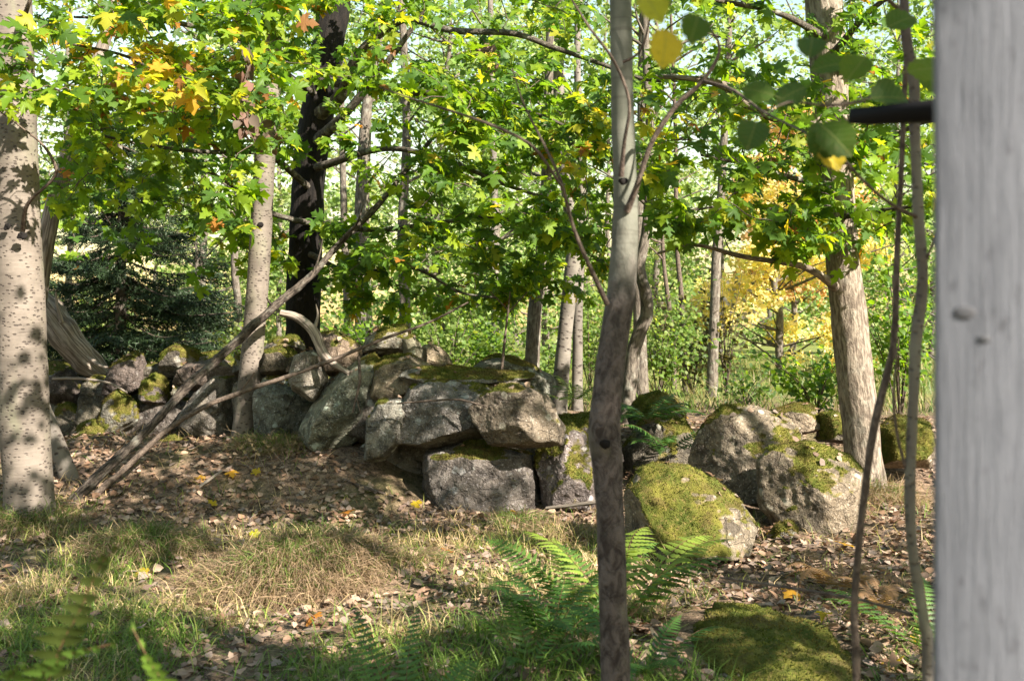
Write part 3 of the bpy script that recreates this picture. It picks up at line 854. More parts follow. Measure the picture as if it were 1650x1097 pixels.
# leaning trunks behind the left aspen
ASL = thing('aspen_tree', 'leaning pale thin trunk crossing behind the thick left aspen', 'tree', at(122, 805, 8.0))
part_tube('trunk', ASL, [(126, 815, 8.0, 30), (108, 760, 8.0, 28), (85, 700, 8.05, 26), (45, 600, 8.2, 25), (0, 480, 8.4, 24), (-60, 320, 8.7, 22)], 'birch', 20, 0.04, 0.05, 3, 0.2)
LN = thing('leaning_trunk', 'grey weathered trunk leaning out from behind the thick left aspen', 'tree', at(40, 640, 10.0))
part_tube('trunk', LN, [(40, 660, 10.0, 30), (62, 470, 10, 28), (80, 360, 10, 27), (102, 280, 10, 26), (128, 190, 10, 23), (140, 150, 10, 21), (170, 60, 10, 20), (200, -60, 10, 16)], 'deadwood', 20, 0.04, 0.06, 4, 0)
part_tube('branch', LN, [(138, 158, 10, 10), (165, 138, 9.8, 8), (200, 130, 9.6, 6), (235, 118, 9.4, 3)], 'deadwood', 8, 0.04, 0.1, 8)
# dark big trunk: maple with the large green crown
MP1 = thing('maple_tree', 'big maple with nearly black trunk and wide green crown behind the wall', 'tree', at(487, 575, 11.2))
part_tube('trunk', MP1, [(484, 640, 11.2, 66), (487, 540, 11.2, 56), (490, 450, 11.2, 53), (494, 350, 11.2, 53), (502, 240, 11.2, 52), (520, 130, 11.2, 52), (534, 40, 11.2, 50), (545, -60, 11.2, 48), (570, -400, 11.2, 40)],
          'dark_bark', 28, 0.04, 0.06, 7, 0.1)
LIMBS1 = []
for pts in ([(515, 185, 11.1, 26), (552, 150, 10.8, 22), (577, 88, 10.5, 15), (634, 40, 10.3, 12), (665, 33, 10.1, 11), (730, 50, 9.9, 11), (825, 54, 9.7, 10), (890, 76, 9.6, 8), (960, 100, 9.5, 7), (1040, 128, 9.4, 6), (1110, 130, 9.3, 5)],
            [(508, 230, 11.1, 20), (560, 180, 10.6, 15), (640, 80, 10.3, 10), (680, 20, 10.2, 8), (720, -60, 10.0, 6)],
            [(500, 105, 11, 14), (440, 85, 10.0, 11), (380, 60, 9.2, 9), (300, 40, 8.3, 8), (220, 30, 7.6, 6), (120, 28, 7.0, 4)],
            [(505, 150, 11, 12), (420, 100, 10.0, 10), (330, 120, 8.8, 8), (265, 120, 8.0, 7), (200, 90, 7.4, 5), (110, 70, 6.9, 3)],
            [(495, 300, 11, 12), (430, 250, 10.2, 9), (330, 245, 9.4, 7), (240, 235, 8.7, 6), (170, 220, 8.2, 4)],
            [(500, 360, 11, 10), (430, 340, 10.3, 8), (360, 290, 9.4, 6), (300, 260, 8.8, 5)],
            [(510, 270, 11.0, 14), (620, 240, 10.4, 10), (720, 260, 9.8, 8), (820, 300, 9.2, 6), (920, 330, 8.8, 4)],
            [(505, 360, 11.0, 11), (600, 370, 10.5, 9), (700, 360, 10, 7), (800, 350, 9.6, 6), (880, 380, 9.3, 4)],
            [(500, 410, 11.0, 10), (570, 440, 10.6, 7), (660, 430, 10.3, 6), (740, 470, 10, 4), (800, 480, 9.8, 3)],
            [(520, 130, 11.0, 14), (640, 150, 10.4, 10), (760, 150, 9.8, 8), (880, 190, 9.3, 6), (960, 230, 9.0, 4)]):
    _, S = part_tube('branch', MP1, pts, 'limb', 10, 0.06, 0.12, len(LIMBS1) + 20); LIMBS1.append(S)
# furrowed trunk at the right: maple with the right hand crown
MP2 = thing('maple_tree', 'maple with furrowed sunlit trunk beside the pale broad boulder', 'tree', at(1392, 775, 8.3))
part_tube('trunk', MP2, [(1394, 800, 8.3, 66), (1391, 740, 8.3, 58), (1383, 650, 8.3, 57), (1372, 550, 8.3, 54), (1362, 450, 8.3, 52), (1352, 330, 8.3, 50), (1343, 200, 8.3, 52), (1335, 100, 8.3, 55), (1327, 0, 8.3, 58), (1318, -120, 8.3, 50), (1310, -420, 8.3, 42)],
          'maple_bark', 40, 0.03, 0.06, 9, 0.14, 0.05)
LIMBS2 = []
for pts in ([(1350, 465, 8.25, 17), (1325, 446, 8.1, 13), (1290, 428, 8.0, 11), (1240, 420, 7.9, 9), (1190, 412, 7.8, 8), (1120, 395, 7.7, 6), (1060, 408, 7.6, 4)],
            [(1338, 190, 8.25, 22), (1290, 200, 8.1, 18), (1215, 175, 8.0, 17), (1170, 140, 7.9, 14), (1120, 128, 7.9, 10), (1040, 122, 7.8, 7)],
            [(1350, 300, 8.2, 12), (1290, 290, 7.6, 9), (1220, 270, 7.2, 6), (1130, 250, 6.9, 4)],
            [(1345, 260, 8.2, 12), (1420, 230, 7.8, 9), (1480, 200, 7.5, 7), (1540, 190, 7.3, 4)],
            [(1340, 90, 8.2, 14), (1400, 20, 7.8, 9), (1470, -30, 7.6, 7)],
            [(1330, 60, 8.2, 14), (1250, 20, 7.6, 9), (1150, 0, 7.2, 7), (1080, -20, 7.0, 4)],
            [(1355, 350, 8.2, 10), (1420, 340, 7.8, 8), (1490, 330, 7.5, 5)],
            [(1325, -40, 8.3, 22), (1290, -260, 7.6, 16), (1230, -420, 6.8, 11), (1080, -460, 6.2, 6)],
            [(1322, -80, 8.3, 20), (1400, -300, 7.4, 14), (1500, -430, 6.6, 9), (1560, -450, 6.0, 5)],
            [(1352, 330, 8.2, 9), (1280, 340, 7.7, 7), (1190, 330, 7.3, 5), (1110, 340, 7.1, 3)]):
    _, S = part_tube('branch', MP2, pts, 'maple_bark' if len(LIMBS2) < 2 else 'limb', 10, 0.06, 0.12, len(LIMBS2) + 40); LIMBS2.append(S)


# ------------------------------------------------------------------ maple foliage: twigs reach out from the limbs to leaf clusters
def crown(root, limbs, targets, seed, lsize=0.15, yellow=None, n_obj=300, per=(7, 12), simple=False):
    rr = np.random.default_rng(seed)
    base = np.array(root.location)
    nodes = np.vstack([S[int(len(S) * 0.15):, :3] for S in limbs]); acc = Acc()
    targets = np.array(targets)
    dmin = np.array([np.min(np.linalg.norm(nodes - t, axis=1)) for t in targets]); order = np.argsort(dmin)
    NP, ND = [], []
    for k in order:
        t = targets[k]; dd = np.linalg.norm(nodes - t, axis=1) + 0.4 * np.maximum(nodes[:, 2] - t[2] - 0.3, 0); j = np.argmin(dd)
        a = nodes[j]; L = np.linalg.norm(t - a)
        if L < 0.05: t = t + rr.normal(0, .08, 3); L = np.linalg.norm(t - a)
        mid1 = a + (t - a) * 0.35 + rr.normal(0, 0.05 * L, 3) + np.array([0, 0, 0.08 * L]); mid2 = a + (t - a) * 0.7 + rr.normal(0, 0.05 * L, 3) + np.array([0, 0, 0.06 * L])
        S = spline([a, mid1, mid2, t], 0.09)
        r = np.linspace(min(0.010, 0.003 + 0.005 * L), 0.003, len(S)); V, F, uv = tube(S, r, 4); acc.add(V - base, F, uv)
        nodes = np.vstack([nodes, S[len(S) // 3:]])
        NP.append(t); ND.append(unit(t - S[max(0, len(S) - 4)]))
    o = link('twigs', acc.mesh('twigs', M['twig']), root); o['kind'] = 'stuff'
    NP, ND = np.array(NP), np.array(ND)
    cnt = rr.integers(per[0], per[1], len(NP)); idx = np.repeat(np.arange(len(NP)), cnt); n = len(idx)
    ang = rr.uniform(0, 2 * math.pi, n)
    outw = np.stack([np.cos(ang), np.sin(ang), rr.uniform(-0.45, 0.25, n)], 1)
    tip = unit(outw + ND[idx] * 0.6 + np.array([0.05, -0.15, -0.25]))
    pos = NP[idx] - ND[idx] * rr.uniform(0, 0.22, n)[:, None] + rr.normal(0, 0.035, (n, 3))
    nrm = unit(np.array([0.16, -0.34, 0.66]) + rr.normal(0, 0.36, (n, 3)))
    R = rot_from(nrm, tip); s = lsize * rr.uniform(0.45, 1.2, n)
    ctone = rr.random(len(NP))[idx] * 0.5 + rr.random(n) * 0.5
    ci = np.clip((ctone * 6.4).astype(int) % 6, 0, 5); ci = np.where(rr.random(n) < 0.35, rr.integers(0, 4, n), ci)
    px, py = to_px(pos)
    py_ = np.full(n, 0.035)
    for (cx, cy, rad, pr) in (yellow or []):
        py_ = np.maximum(py_, pr * np.exp(-((px - cx) ** 2 + (py - cy) ** 2) / rad ** 2))
    yl = rr.random(n) < py_; ci = np.where(yl, 6 + np.minimum((rr.random(n) ** 2.4 * 5).astype(int), 4), ci)
    tid = rr.integers(0, 4, n)
    inf = (px > -20) & (px < 1670) & (py > -20) & (py < 700)
    score = np.where(inf, s / pos[:, 1], -1); pick = np.argsort(-score)[:n_obj]; pick = pick[score[pick] > 0]
    rest = np.setdiff1d(np.arange(n), pick)
    col = PAL[ci] * rr.uniform(0.8, 1.2, (n, 1))
    tm = MAPLE_S if simple else MAPLE
    V, F, T = instance(tm, tid[rest] % len(tm), pos[rest], R[rest], s[rest], col[rest])
    o = link('foliage', mesh_np('foliage', V - base, F, M['leaf'], T, smooth=False), root); o['kind'] = 'stuff'
    for k in pick:
        o = bpy.data.objects.new('leaf', leaf_mesh(int(tid[k]), int(ci[k]))); C.objects.link(o); o.parent = root
        mt = Matrix(((R[k] * s[k]).tolist())).to_4x4(); mt.translation = Vector(pos[k] - base); o.matrix_local = mt


_lm = {}


def leaf_mesh(t, c, tpl=None, key='maple'):
    if (key, t, c) not in _lm:
        TV, TF = (tpl or MAPLE)[t]
        _lm[(key, t, c)] = mesh_np('leaf', TV, TF, M['leaf'] if key == 'maple' else M['nearleaf'], PAL[c] * (1 if key == 'maple' or c > 5 else .6), smooth=key != 'maple')
    return _lm[(key, t, c)]


def vol(n, x0, x1, y0, y1, Y0, Y1, rr, gaps=()):
    out = []
    while len(out) < n:
        px, py, Y = rr.uniform(x0, x1), rr.uniform(y0, y1), rr.uniform(Y0, Y1)
        if 60 < py < 540 and abs(px - (487 + 45 * max(0, (330 - py) / 330))) < 38 and Y < 11 and rr.random() < 0.75: continue
        if any(((px - gx_) / rx) ** 2 + ((py - gy_) / ry) ** 2 < 1 for gx_, gy_, rx, ry in gaps) and rr.random() < 0.93: continue
        out.append(at(px, py, Y))
    return out


r1 = np.random.default_rng(3)
GAP1 = [(330, 440, 90, 45), (640, 200, 60, 70), (610, 330, 35, 60), (560, 40, 40, 40), (500, 470, 30, 90), (690, 60, 40, 30), (240, 470, 90, 60), (430, 300, 22, 70), (1000, 60, 40, 80), (20, 330, 50, 120), (760, 110, 40, 22), (860, 300, 26, 30), (740, 330, 22, 26), (920, 430, 30, 40), (700, 430, 30, 26), (820, 420, 26, 30), (620, 470, 30, 30), (180, 330, 40, 40)]
T1 = (vol(150, 60, 480, -60, 200, 6.4, 9.0, r1, GAP1) + vol(100, 100, 480, 150, 360, 7.4, 10.2, r1, GAP1) + vol(40, 330, 560, 330, 450, 9.5, 11, r1, GAP1)
      + vol(30, 60, 330, 200, 420, 9.5, 11.5, r1, GAP1) + vol(75, 450, 620, -60, 260, 8.8, 10.8, r1, GAP1) + vol(8, 0, 70, 60, 330, 6.2, 6.8, r1)
      + vol(175, 590, 1000, 140, 440, 8.2, 10.4, r1, GAP1) + vol(60, 640, 990, 60, 220, 8.5, 10.5, r1, GAP1) + vol(52, 560, 860, 380, 515, 9.8, 11.4, r1, GAP1) + vol(22, 800, 985, 380, 480, 9.6, 10.8, r1)
      + vol(40, 560, 1000, -90, 70, 9, 11, r1, GAP1))
crown(MP1, LIMBS1, T1, 5, 0.195, [(250, 105, 75, 0.8), (130, 60, 70, 0.3), (300, 180, 40, 0.5), (20, 215, 40, 0.4), (950, 240, 60, 0.5), (560, 20, 60, 0.3), (400, 110, 60, 0.3)])
GAP2 = [(1180, 440, 60, 40), (1120, 300, 40, 40), (1090, 60, 50, 50), (1180, 60, 45, 35), (1270, 60, 40, 30), (1100, 420, 40, 40), (1375, 250, 25, 80)]
T2 = (vol(140, 1030, 1500, 140, 380, 6.6, 9.0, r1, GAP2) + vol(75, 1030, 1500, -60, 160, 7.0, 9.2, r1, GAP2) + vol(30, 1060, 1460, 350, 415, 7.0, 8.4, r1, GAP2)
      + vol(20, 1490, 1640, -40, 420, 6.8, 8.5, r1))
T2 += [np.array([r1.uniform(-0.3, 3.3), r1.uniform(4.2, 6.4), r1.uniform(3.8, 4.7)]) for _ in range(72)]  # overhead clusters above the frame, added to shade the wall
crown(MP2, LIMBS2, T2, 6, 0.185, [(1050, 190, 40, 0.5), (1260, 340, 60, 0.15)])

# ------------------------------------------------------------------ nearer slender trunk, thin stems, blurred leaves
SP1 = thing('sapling_tree', 'slender grey green trunk in the middle foreground with forking twigs', 'tree', (at(992, 1097, 3.0)[0], 3.0, gz(0.31, 3.0)))
gx0 = (992 - 825) / FPX * 3.0
py_g = HOR - (gz(gx0, 3.0) - CAMZ) / 3.0 * FPX
part_tube('trunk', SP1, [(993, py_g + 25, 3.0, 56), (992, 1100, 3.0, 48), (988, 960, 3.0, 46), (984, 840, 3.0, 46), (978, 745, 3.0, 48), (974, 700, 3.0, 52), (978, 640, 3.0, 48), (990, 540, 3.0, 46), (1003, 450, 3.0, 46), (1008, 330, 3.0, 40), (1004, 200, 3.0, 37), (1001, 60, 3.0, 36), (999, -60, 3.0, 34), (996, -500, 3.0, 26)],
          'young_bark', 28, 0.015, 0.05, 12, 0, 0.0, 14)
for q, pts in enumerate(([(1010, 340, 2.96, 12), (1026, 300, 2.92, 9), (1050, 230, 2.88, 8), (1090, 170, 2.85, 8), (1133, 130, 2.82, 7), (1160, 80, 2.8, 5), (1140, 40, 2.8, 3)],
                         [(1001, 285, 2.93, 9), (1006, 230, 2.9, 6), (1014, 165, 2.88, 5), (990, 100, 2.86, 5), (950, 45, 2.84, 4), (915, -10, 2.82, 3)],
                         [(978, 490, 2.96, 9), (955, 440, 2.9, 8), (925, 370, 2.85, 6), (903, 290, 2.8, 5), (875, 230, 2.8, 4), (845, 170, 2.8, 3), (825, 110, 2.8, 2)],
                         [(905, 300, 2.8, 5), (860, 238, 2.75, 5), (800, 205, 2.7, 5), (730, 180, 2.7, 4), (660, 158, 2.7, 3), (610, 140, 2.7, 2)],
                         [(1133, 130, 2.82, 5), (1180, 145, 2.7, 5), (1230, 180, 2.5, 4), (1300, 215, 2.3, 4)],
                         [(1004, 100, 2.95, 5), (1030, 85, 2.93, 4), (1045, 40, 2.9, 3), (1050, -20, 2.88, 2)])):
    part_tube('branch', SP1, pts, 'twig', 8, 0.02, 0.08, 60 + q)
rq = np.random.default_rng(55)
cl = np.array([[rq.uniform(-.9, 1.3), rq.uniform(2.2, 4.6), rq.uniform(3.3, 4.8)] for _ in range(26)])  # unseen crown above the frame, added to dapple the left aspen with shade
ac_ = Acc()
for c_ in cl:
    S_ = spline([np.array([.31, 3.0, max(2.6, c_[2] - 1.0)]), (np.array([.31, 3.0, c_[2] - .3]) + c_) / 2 + rq.normal(0, .08, 3), c_], .1); V, F, uv = tube(S_, np.linspace(.012, .003, len(S_)), 5); ac_.add(V - np.array(SP1.location), F, uv)
link('upper_branches', ac_.mesh('upper_branches', M['twig']), SP1)['kind'] = 'stuff'
ix_ = np.repeat(np.arange(26), 22); m_ = len(ix_); ps_ = cl[ix_] + rq.normal(0, .16, (m_, 3))
V, F, T = instance(ASPEN, rq.integers(0, 2, m_), ps_, rot_from(unit(np.array([.2, -.3, .6]) + rq.normal(0, .5, (m_, 3))), unit(rq.normal(0, 1, (m_, 3)))), rq.uniform(.08, .13, m_), GREEN[rq.integers(0, 4, m_)])
link('crown', mesh_np('crown', V - np.array(SP1.location), F, M['leaf'], T, smooth=False), SP1)['kind'] = 'stuff'
knot(SP1, at(975, 715, 2.93), 0.018, (-.2, -1, 0)); knot(SP1, at(1004, 292, 2.94), 0.014, (0, -1, 0))

SP2 = thing('sapling_tree', 'pair of thin bare stems with round blurred leaves beside the post', 'sapling', (at(1495, 1097, 2.1)[0], 2.1, gz(0.88, 2.1)))
pg2 = HOR - (gz(0.88, 2.1) - CAMZ) / 2.1 * FPX
part_tube('stem', SP2, [(1500, pg2 + 20, 2.1, 20), (1495, 1090, 2.1, 18), (1488, 1000, 2.1, 17), (1470, 880, 2.1, 17), (1466, 780, 2.1, 17), (1472, 640, 2.1, 17), (1476, 550, 2.1, 19), (1487, 450, 2.1, 18), (1480, 350, 2.1, 17), (1474, 220, 2.1, 17), (1472, 130, 2.1, 17), (1460, 60, 2.1, 17), (1455, -40, 2.1, 15), (1440, -400, 2.1, 10)], 'sapling_bark', 14, 0.015, 0.08, 15, 0, 0, 18)
part_tube('stem', SP2, [(1384, pg2 + 20, 2.15, 15), (1380, 1095, 2.15, 13), (1376, 1000, 2.15, 12), (1382, 900, 2.15, 12), (1392, 800, 2.15, 12), (1408, 690, 2.15, 13), (1430, 600, 2.15, 12), (1441, 540, 2.15, 11), (1446, 400, 2.15, 10), (1452, 280, 2.15, 9), (1457, 160, 2.15, 9), (1462, 60, 2.15, 8)], 'twig', 12, 0.015, 0.08, 16, 0, 0, 18)
BR = [[(1476, 170, 2.1, 9), (1430, 150, 1.95, 7), (1380, 165, 1.85, 6), (1330, 170, 1.8, 5), (1270, 165, 1.75, 4), (1225, 190, 1.72, 2)],
      [(1478, 350, 2.1, 7), (1430, 325, 2.0, 6), (1380, 280, 1.9, 5), (1335, 225, 1.82, 4), (1310, 180, 1.78, 3)],
      [(1487, 430, 2.1, 6), (1500, 400, 2.08, 4), (1515, 350, 2.05, 2)],
      [(1455, 20, 2.1, 8), (1380, -30, 1.8, 6), (1200, -40, 1.5, 4), (1120, -10, 1.45, 3), (1070, 10, 1.4, 2)],
      [(1466, 770, 2.1, 7), (1450, 720, 2.1, 5), (1440, 650, 2.1, 4), (1446, 560, 2.1, 3)],
      [(1470, 990, 2.1, 6), (1380, 965, 2.3, 5), (1260, 945, 2.5, 5), (1160, 930, 2.7, 4)]]
for q, pts in enumerate(BR):
    part_tube('branch', SP2, pts, 'twig', 8, 0.02, 0.08, 80 + q)
# round leaves: (px, py, Y, size px, colour, tip angle, facing)
NEAR = [(1075, 20, 1.40, 72, 7, -95, .1), (1130, 5, 1.42, 64, 1, -110, .4), (1022, -30, 1.40, 66, 6, -60, .3), (1225, 175, 1.72, 66, 3, -110, .5), (1300, 180, 1.74, 80, 1, -50, .3),
        (1330, 170, 1.76, 75, 3, -100, .2), (1300, 110, 1.75, 60, 3, 80, .6), (1375, 160, 1.8, 78, 3, 10, .7), (1430, 120, 1.85, 80, 2, -10, .8), (1350, 150, 1.78, 66, 0, 60, .4),
        (1270, 160, 1.74, 60, 1, 150, .5), (1310, 215, 1.78, 62, 7, -70, .6), (1410, 55, 1.9, 62, 1, 30, .6), (1390, 100, 1.85, 64, 1, 170, .8), (1470, 100, 1.95, 60, 0, -60, .6), (1320, 130, 1.76, 60, 3, -150, .5)]
rr_ = np.random.default_rng(8)
for (px, py, Y, sp, c, a, fz) in NEAR:
    a = math.radians(a); tip = np.array([math.cos(a), rr_.uniform(-.3, .3), math.sin(a)]); nrm = unit(np.array([rr_.uniform(-.3, .3), -1.0, fz]))
    R = rot_from(nrm[None], tip[None])[0]; s = sp * .86 / FPX * Y
    o = bpy.data.objects.new('leaf', leaf_mesh(int(rr_.integers(0, 3)), c, ROUND, 'round')); C.objects.link(o); o.parent = SP2
    mt = Matrix((R * s).tolist()).to_4x4(); mt.translation = Vector(at(px, py, Y)) - SP2.location; o.matrix_local = mt

# ------------------------------------------------------------------ weathered post and black bar
PX = 0.510
POST = thing('wooden_post', 'weathered pale grey squared wooden post at the right edge', 'post', (PX, 1.0, gz(PX, 1.0)))
POST.rotation_euler = (0, 0, -math.radians(27))


def box_bevel(sx, sy, z0, z1, bev, nz=160):
    ring = []
    for cx, cy, a0 in ((1, 1, 0), (-1, 1, 90), (-1, -1, 180), (1, -1, 270)):
        for k in range(4):
            a = math.radians(a0 + 30 * k); ring.append((cx * (sx - bev) + bev * math.cos(a), cy * (sy - bev) + bev * math.sin(a)))
    ring = np.array(ring); z = np.linspace(z0, z1, nz); n = len(ring)
    V = np.concatenate([np.column_stack([ring, np.full(n, zz)]) for zz in z])
    V[:, :2] *= (1 + 0.012 * fbm(V * np.array([30, 30, 7]), 4, 4))[:, None]
    i = np.arange(nz - 1)[:, None] * n; j = np.arange(n)[None]
    F = np.stack([i + j, i + (j + 1) % n, i + n + (j + 1) % n, i + n + j], -1).reshape(-1, 4)
    return V, F


V, F = box_bevel(0.075, 0.075, -0.05, 3.1, 0.006)
link('timber', mesh_np('timber', V, F, M['post']), POST)
for kx, kz, kr in ((-0.047, 1.462, 0.010), (-0.030, 1.437, 0.006)):
    D, Fk = icosphere(2)
    link('knot', mesh_np('knot', D * np.array([kr, 0.0016, kr * 0.7]) + np.array([kx, -0.0752, kz]), Fk, M['knot']), POST)
BAR = thing('metal_bar', 'short black metal bar reaching in from behind the wooden post', 'metal bar', at(1440, 185, 1.6))
b0, b1 = at(1384, 189, 1.62), at(1600, 172, 1.35)
ax = unit(b1 - b0); up = np.array([0, 0, 1.0]); sd = unit(np.cross(ax, up)); up = np.cross(sd, ax)
Vb = []
for p, hh in ((b0, 0.011), (b0 + ax * 0.01, 0.0125), (b1, 0.0155)):
    for sx, sz in ((-1, -1), (1, -1), (1, 1), (-1, 1)): Vb.append(p + sd * sx * 0.02 + up * sz * hh)
Fb = [(0, 1, 2, 3), (8, 11, 10, 9)] + [(k * 4 + j, k * 4 + 4 + j, k * 4 + 4 + (j + 1) % 4, k * 4 + (j + 1) % 4) for k in (0, 1) for j in range(4)]
link('bar', mesh_np('bar', np.array(Vb) - np.array(BAR.location), np.array(Fb), M['metal'], smooth=False), BAR)


# ------------------------------------------------------------------ fallen and dead branches
def fallen(label, pts, mat, ns=12, rough=0.15, seed=0, subs=(), name='fallen_branch', flute=0.0):
    root = thing(name, label, 'branch', at(*pts[0][:3]), 'dead branches lying on and against the wall')
    part_tube('stem', root, pts, mat, ns, 0.03, rough, seed, 0, flute, 14)
    for q, sp in enumerate(subs): part_tube('side_branch', root, sp, mat, 6, 0.03, 0.1, seed + 40 + q)
    return root


fallen('long dead branch leaning diagonally from the ground across the slim aspen', [(92, 832, 7.5, 16), (150, 775, 7.7, 15), (230, 700, 8.0, 14), (300, 625, 8.25, 14), (360, 570, 8.5, 13), (430, 505, 8.75, 13), (500, 445, 9.0, 11), (545, 395, 9.3, 10), (610, 330, 9.7, 9), (650, 280, 10.0, 8), (695, 225, 10.3, 6)],
       'dead_bark', 14, 0.26, 101, [[(505, 440, 9.0, 5), (515, 410, 9.0, 3), (520, 385, 9.0, 2)], [(300, 625, 8.25, 4), (285, 600, 8.2, 2)], [(440, 497, 8.8, 5), (430, 480, 8.7, 3)], [(550, 390, 9.3, 5), (575, 360, 9.2, 4), (585, 330, 9.2, 2)]])
fallen('thin dead branch running up over the wall stones below the long one', [(112, 832, 7.6, 11), (190, 765, 7.8, 10), (270, 692, 8.0, 9), (330, 655, 8.05, 8), (385, 633, 8.1, 8), (470, 604, 8.2, 7), (540, 578, 8.3, 6), (620, 545, 8.4, 5), (690, 520, 8.5, 4), (755, 487, 8.6, 3)],
       'twig', 8, 0.15, 102, [[(385, 633, 8.1, 4), (410, 600, 8.1, 2)]])
fallen('crooked silver grey driftwood like branch draped over the wall', [(452, 505, 8.6, 12), (480, 512, 8.6, 15), (505, 535, 8.55, 17), (516, 560, 8.5, 15), (530, 580, 8.45, 12), (562, 602, 8.4, 8)], 'deadwood', 12, 0.25, 103,
       [[(505, 535, 8.55, 8), (512, 510, 8.6, 5), (509, 490, 8.6, 2)]])
fallen('splintered weathered trunk piece leaning beside the thick left aspen', [(60, 480, 10.6, 30), (90, 520, 10.6, 40), (120, 560, 10.6, 42), (150, 590, 10.6, 34), (170, 606, 10.6, 20)], 'deadwood', 44, 0.10, 104,
       [[(140, 575, 10.5, 8), (165, 590, 10.4, 5), (185, 592, 10.4, 3)], [(100, 520, 10.5, 9), (92, 490, 10.5, 5), (90, 470, 10.5, 3)]], flute=0.3)
fallen('short pale stick lying in the litter below the slim aspen', [(283, 812, 7.7, 6), (320, 785, 7.8, 6), (358, 758, 7.95, 4)], 'deadwood', 7, 0.15, 105)
fallen('thin dark twig hanging down over the pale slab of the wall', [(578, 575, 8.2, 5), (580, 610, 8.15, 5), (574, 640, 8.15, 4), (568, 665, 8.15, 3)], 'twig', 7, 0.15, 106, [[(574, 640, 8.15, 3), (582, 668, 8.1, 2)]])
fallen('thin stick lying across the front of the mossy topped slab', [(640, 650, 7.85, 3), (700, 645, 7.8, 4), (740, 644, 7.78, 4), (785, 655, 7.7, 2)], 'twig', 6, 0.1, 107)
fallen('dark fallen twig on the litter below the hollow in the wall', [(510, 757, 8.2, 4), (560, 775, 8.0, 5), (610, 792, 7.85, 4), (635, 800, 7.8, 2)], 'twig', 6, 0.15, 108)
fallen('slender grey stick poking out left of the foreground trunk', [(880, 818, 7.6, 5), (920, 814, 7.5, 6), (960, 808, 7.4, 7), (1000, 800, 7.35, 7)], 'deadwood', 7, 0.1, 109)
fallen('pale bent stick resting on the far left stones', [(85, 610, 9.9, 5), (130, 610, 9.85, 5), (175, 617, 9.8, 4), (205, 632, 9.75, 3)], 'deadwood', 6, 0.1, 110)
fallen('bare thin upright shoot growing over the rear boulder', [(808, 602, 9.5, 5), (812, 560, 9.5, 5), (818, 505, 9.5, 4), (822, 470, 9.5, 2)], 'twig', 6, 0.05, 111, [[(818, 505, 9.5, 3), (850, 470, 9.5, 2)], [(819, 500, 9.5, 3), (790, 470, 9.5, 2)]], name='shoot')


# withered hanging clusters of curled brown leaves
def withered(label, spots, base, n, seed):
    rr = np.random.default_rng(seed); root = thing('withered_twig', label, 'twig', at(*base), 'withered leaf clusters hanging from the branches')
    acc = Acc(); P = np.array([at(*s) for s in spots]); S = spline(P, 0.05)
    V, F, uv = tube(S, 0.004, 5); acc.add(V - np.array(root.location), F, uv); link('stem', acc.mesh('stem', M['twig']), root)
    for k in range(n):
        p = S[rr.integers(2, len(S))] + rr.normal(0, 0.05, 3); tip = unit(np.array([rr.normal(0, .5), rr.normal(0, .4), -1])); nr = unit(np.array([rr.normal(0, .7), -1, rr.normal(0, .5)]))
        R = rot_from(nr[None], tip[None])[0]; s = rr.uniform(0.07, 0.12); t = int(rr.integers(0, 4))
        if ('dry', t) not in _lm: _lm[('dry', t)] = mesh_np('leaf', *DRY[t], M['litter'], (0.15 + 0.02 * t, 0.115, 0.095), smooth=False)
        o = bpy.data.objects.new('leaf', _lm[('dry', t)]); C.objects.link(o); o.parent = root
        mt = Matrix((R * s).tolist()).to_4x4(); mt.translation = Vector(p) - root.location; o.matrix_local = mt


withered('brown withered leaf cluster dangling in front of the slim aspen', [(398, 50, 7.6), (402, 90, 7.6), (395, 130, 7.6), (400, 180, 7.6), (392, 215, 7.6)], (398, 50, 7.6), 34, 1)
withered('brown withered leaf clump hanging under the lichen covered branch', [(770, 52, 9.7), (785, 75, 9.7), (790, 95, 9.7)], (770, 52, 9.7), 16, 2)
withered('small withered leaf pair hanging low on the slim aspen', [(425, 180, 8.9), (432, 220, 8.9), (436, 245, 8.9)], (425, 180, 8.9), 8, 3)


# ------------------------------------------------------------------ background trees
def leafy_points(rr, blobs, n):
    wts = np.array([b[3] ** 2 * b[4] for b in blobs]); k = rr.choice(len(blobs), n, p=wts / wts.sum())
    B = np.array(blobs)[k]; d = unit(rr.normal(0, 1, (n, 3))); r = rr.random(n) ** 0.45
    return B[:, :3] + d * r[:, None] * np.stack([B[:, 3], B[:, 3], B[:, 4]], 1)


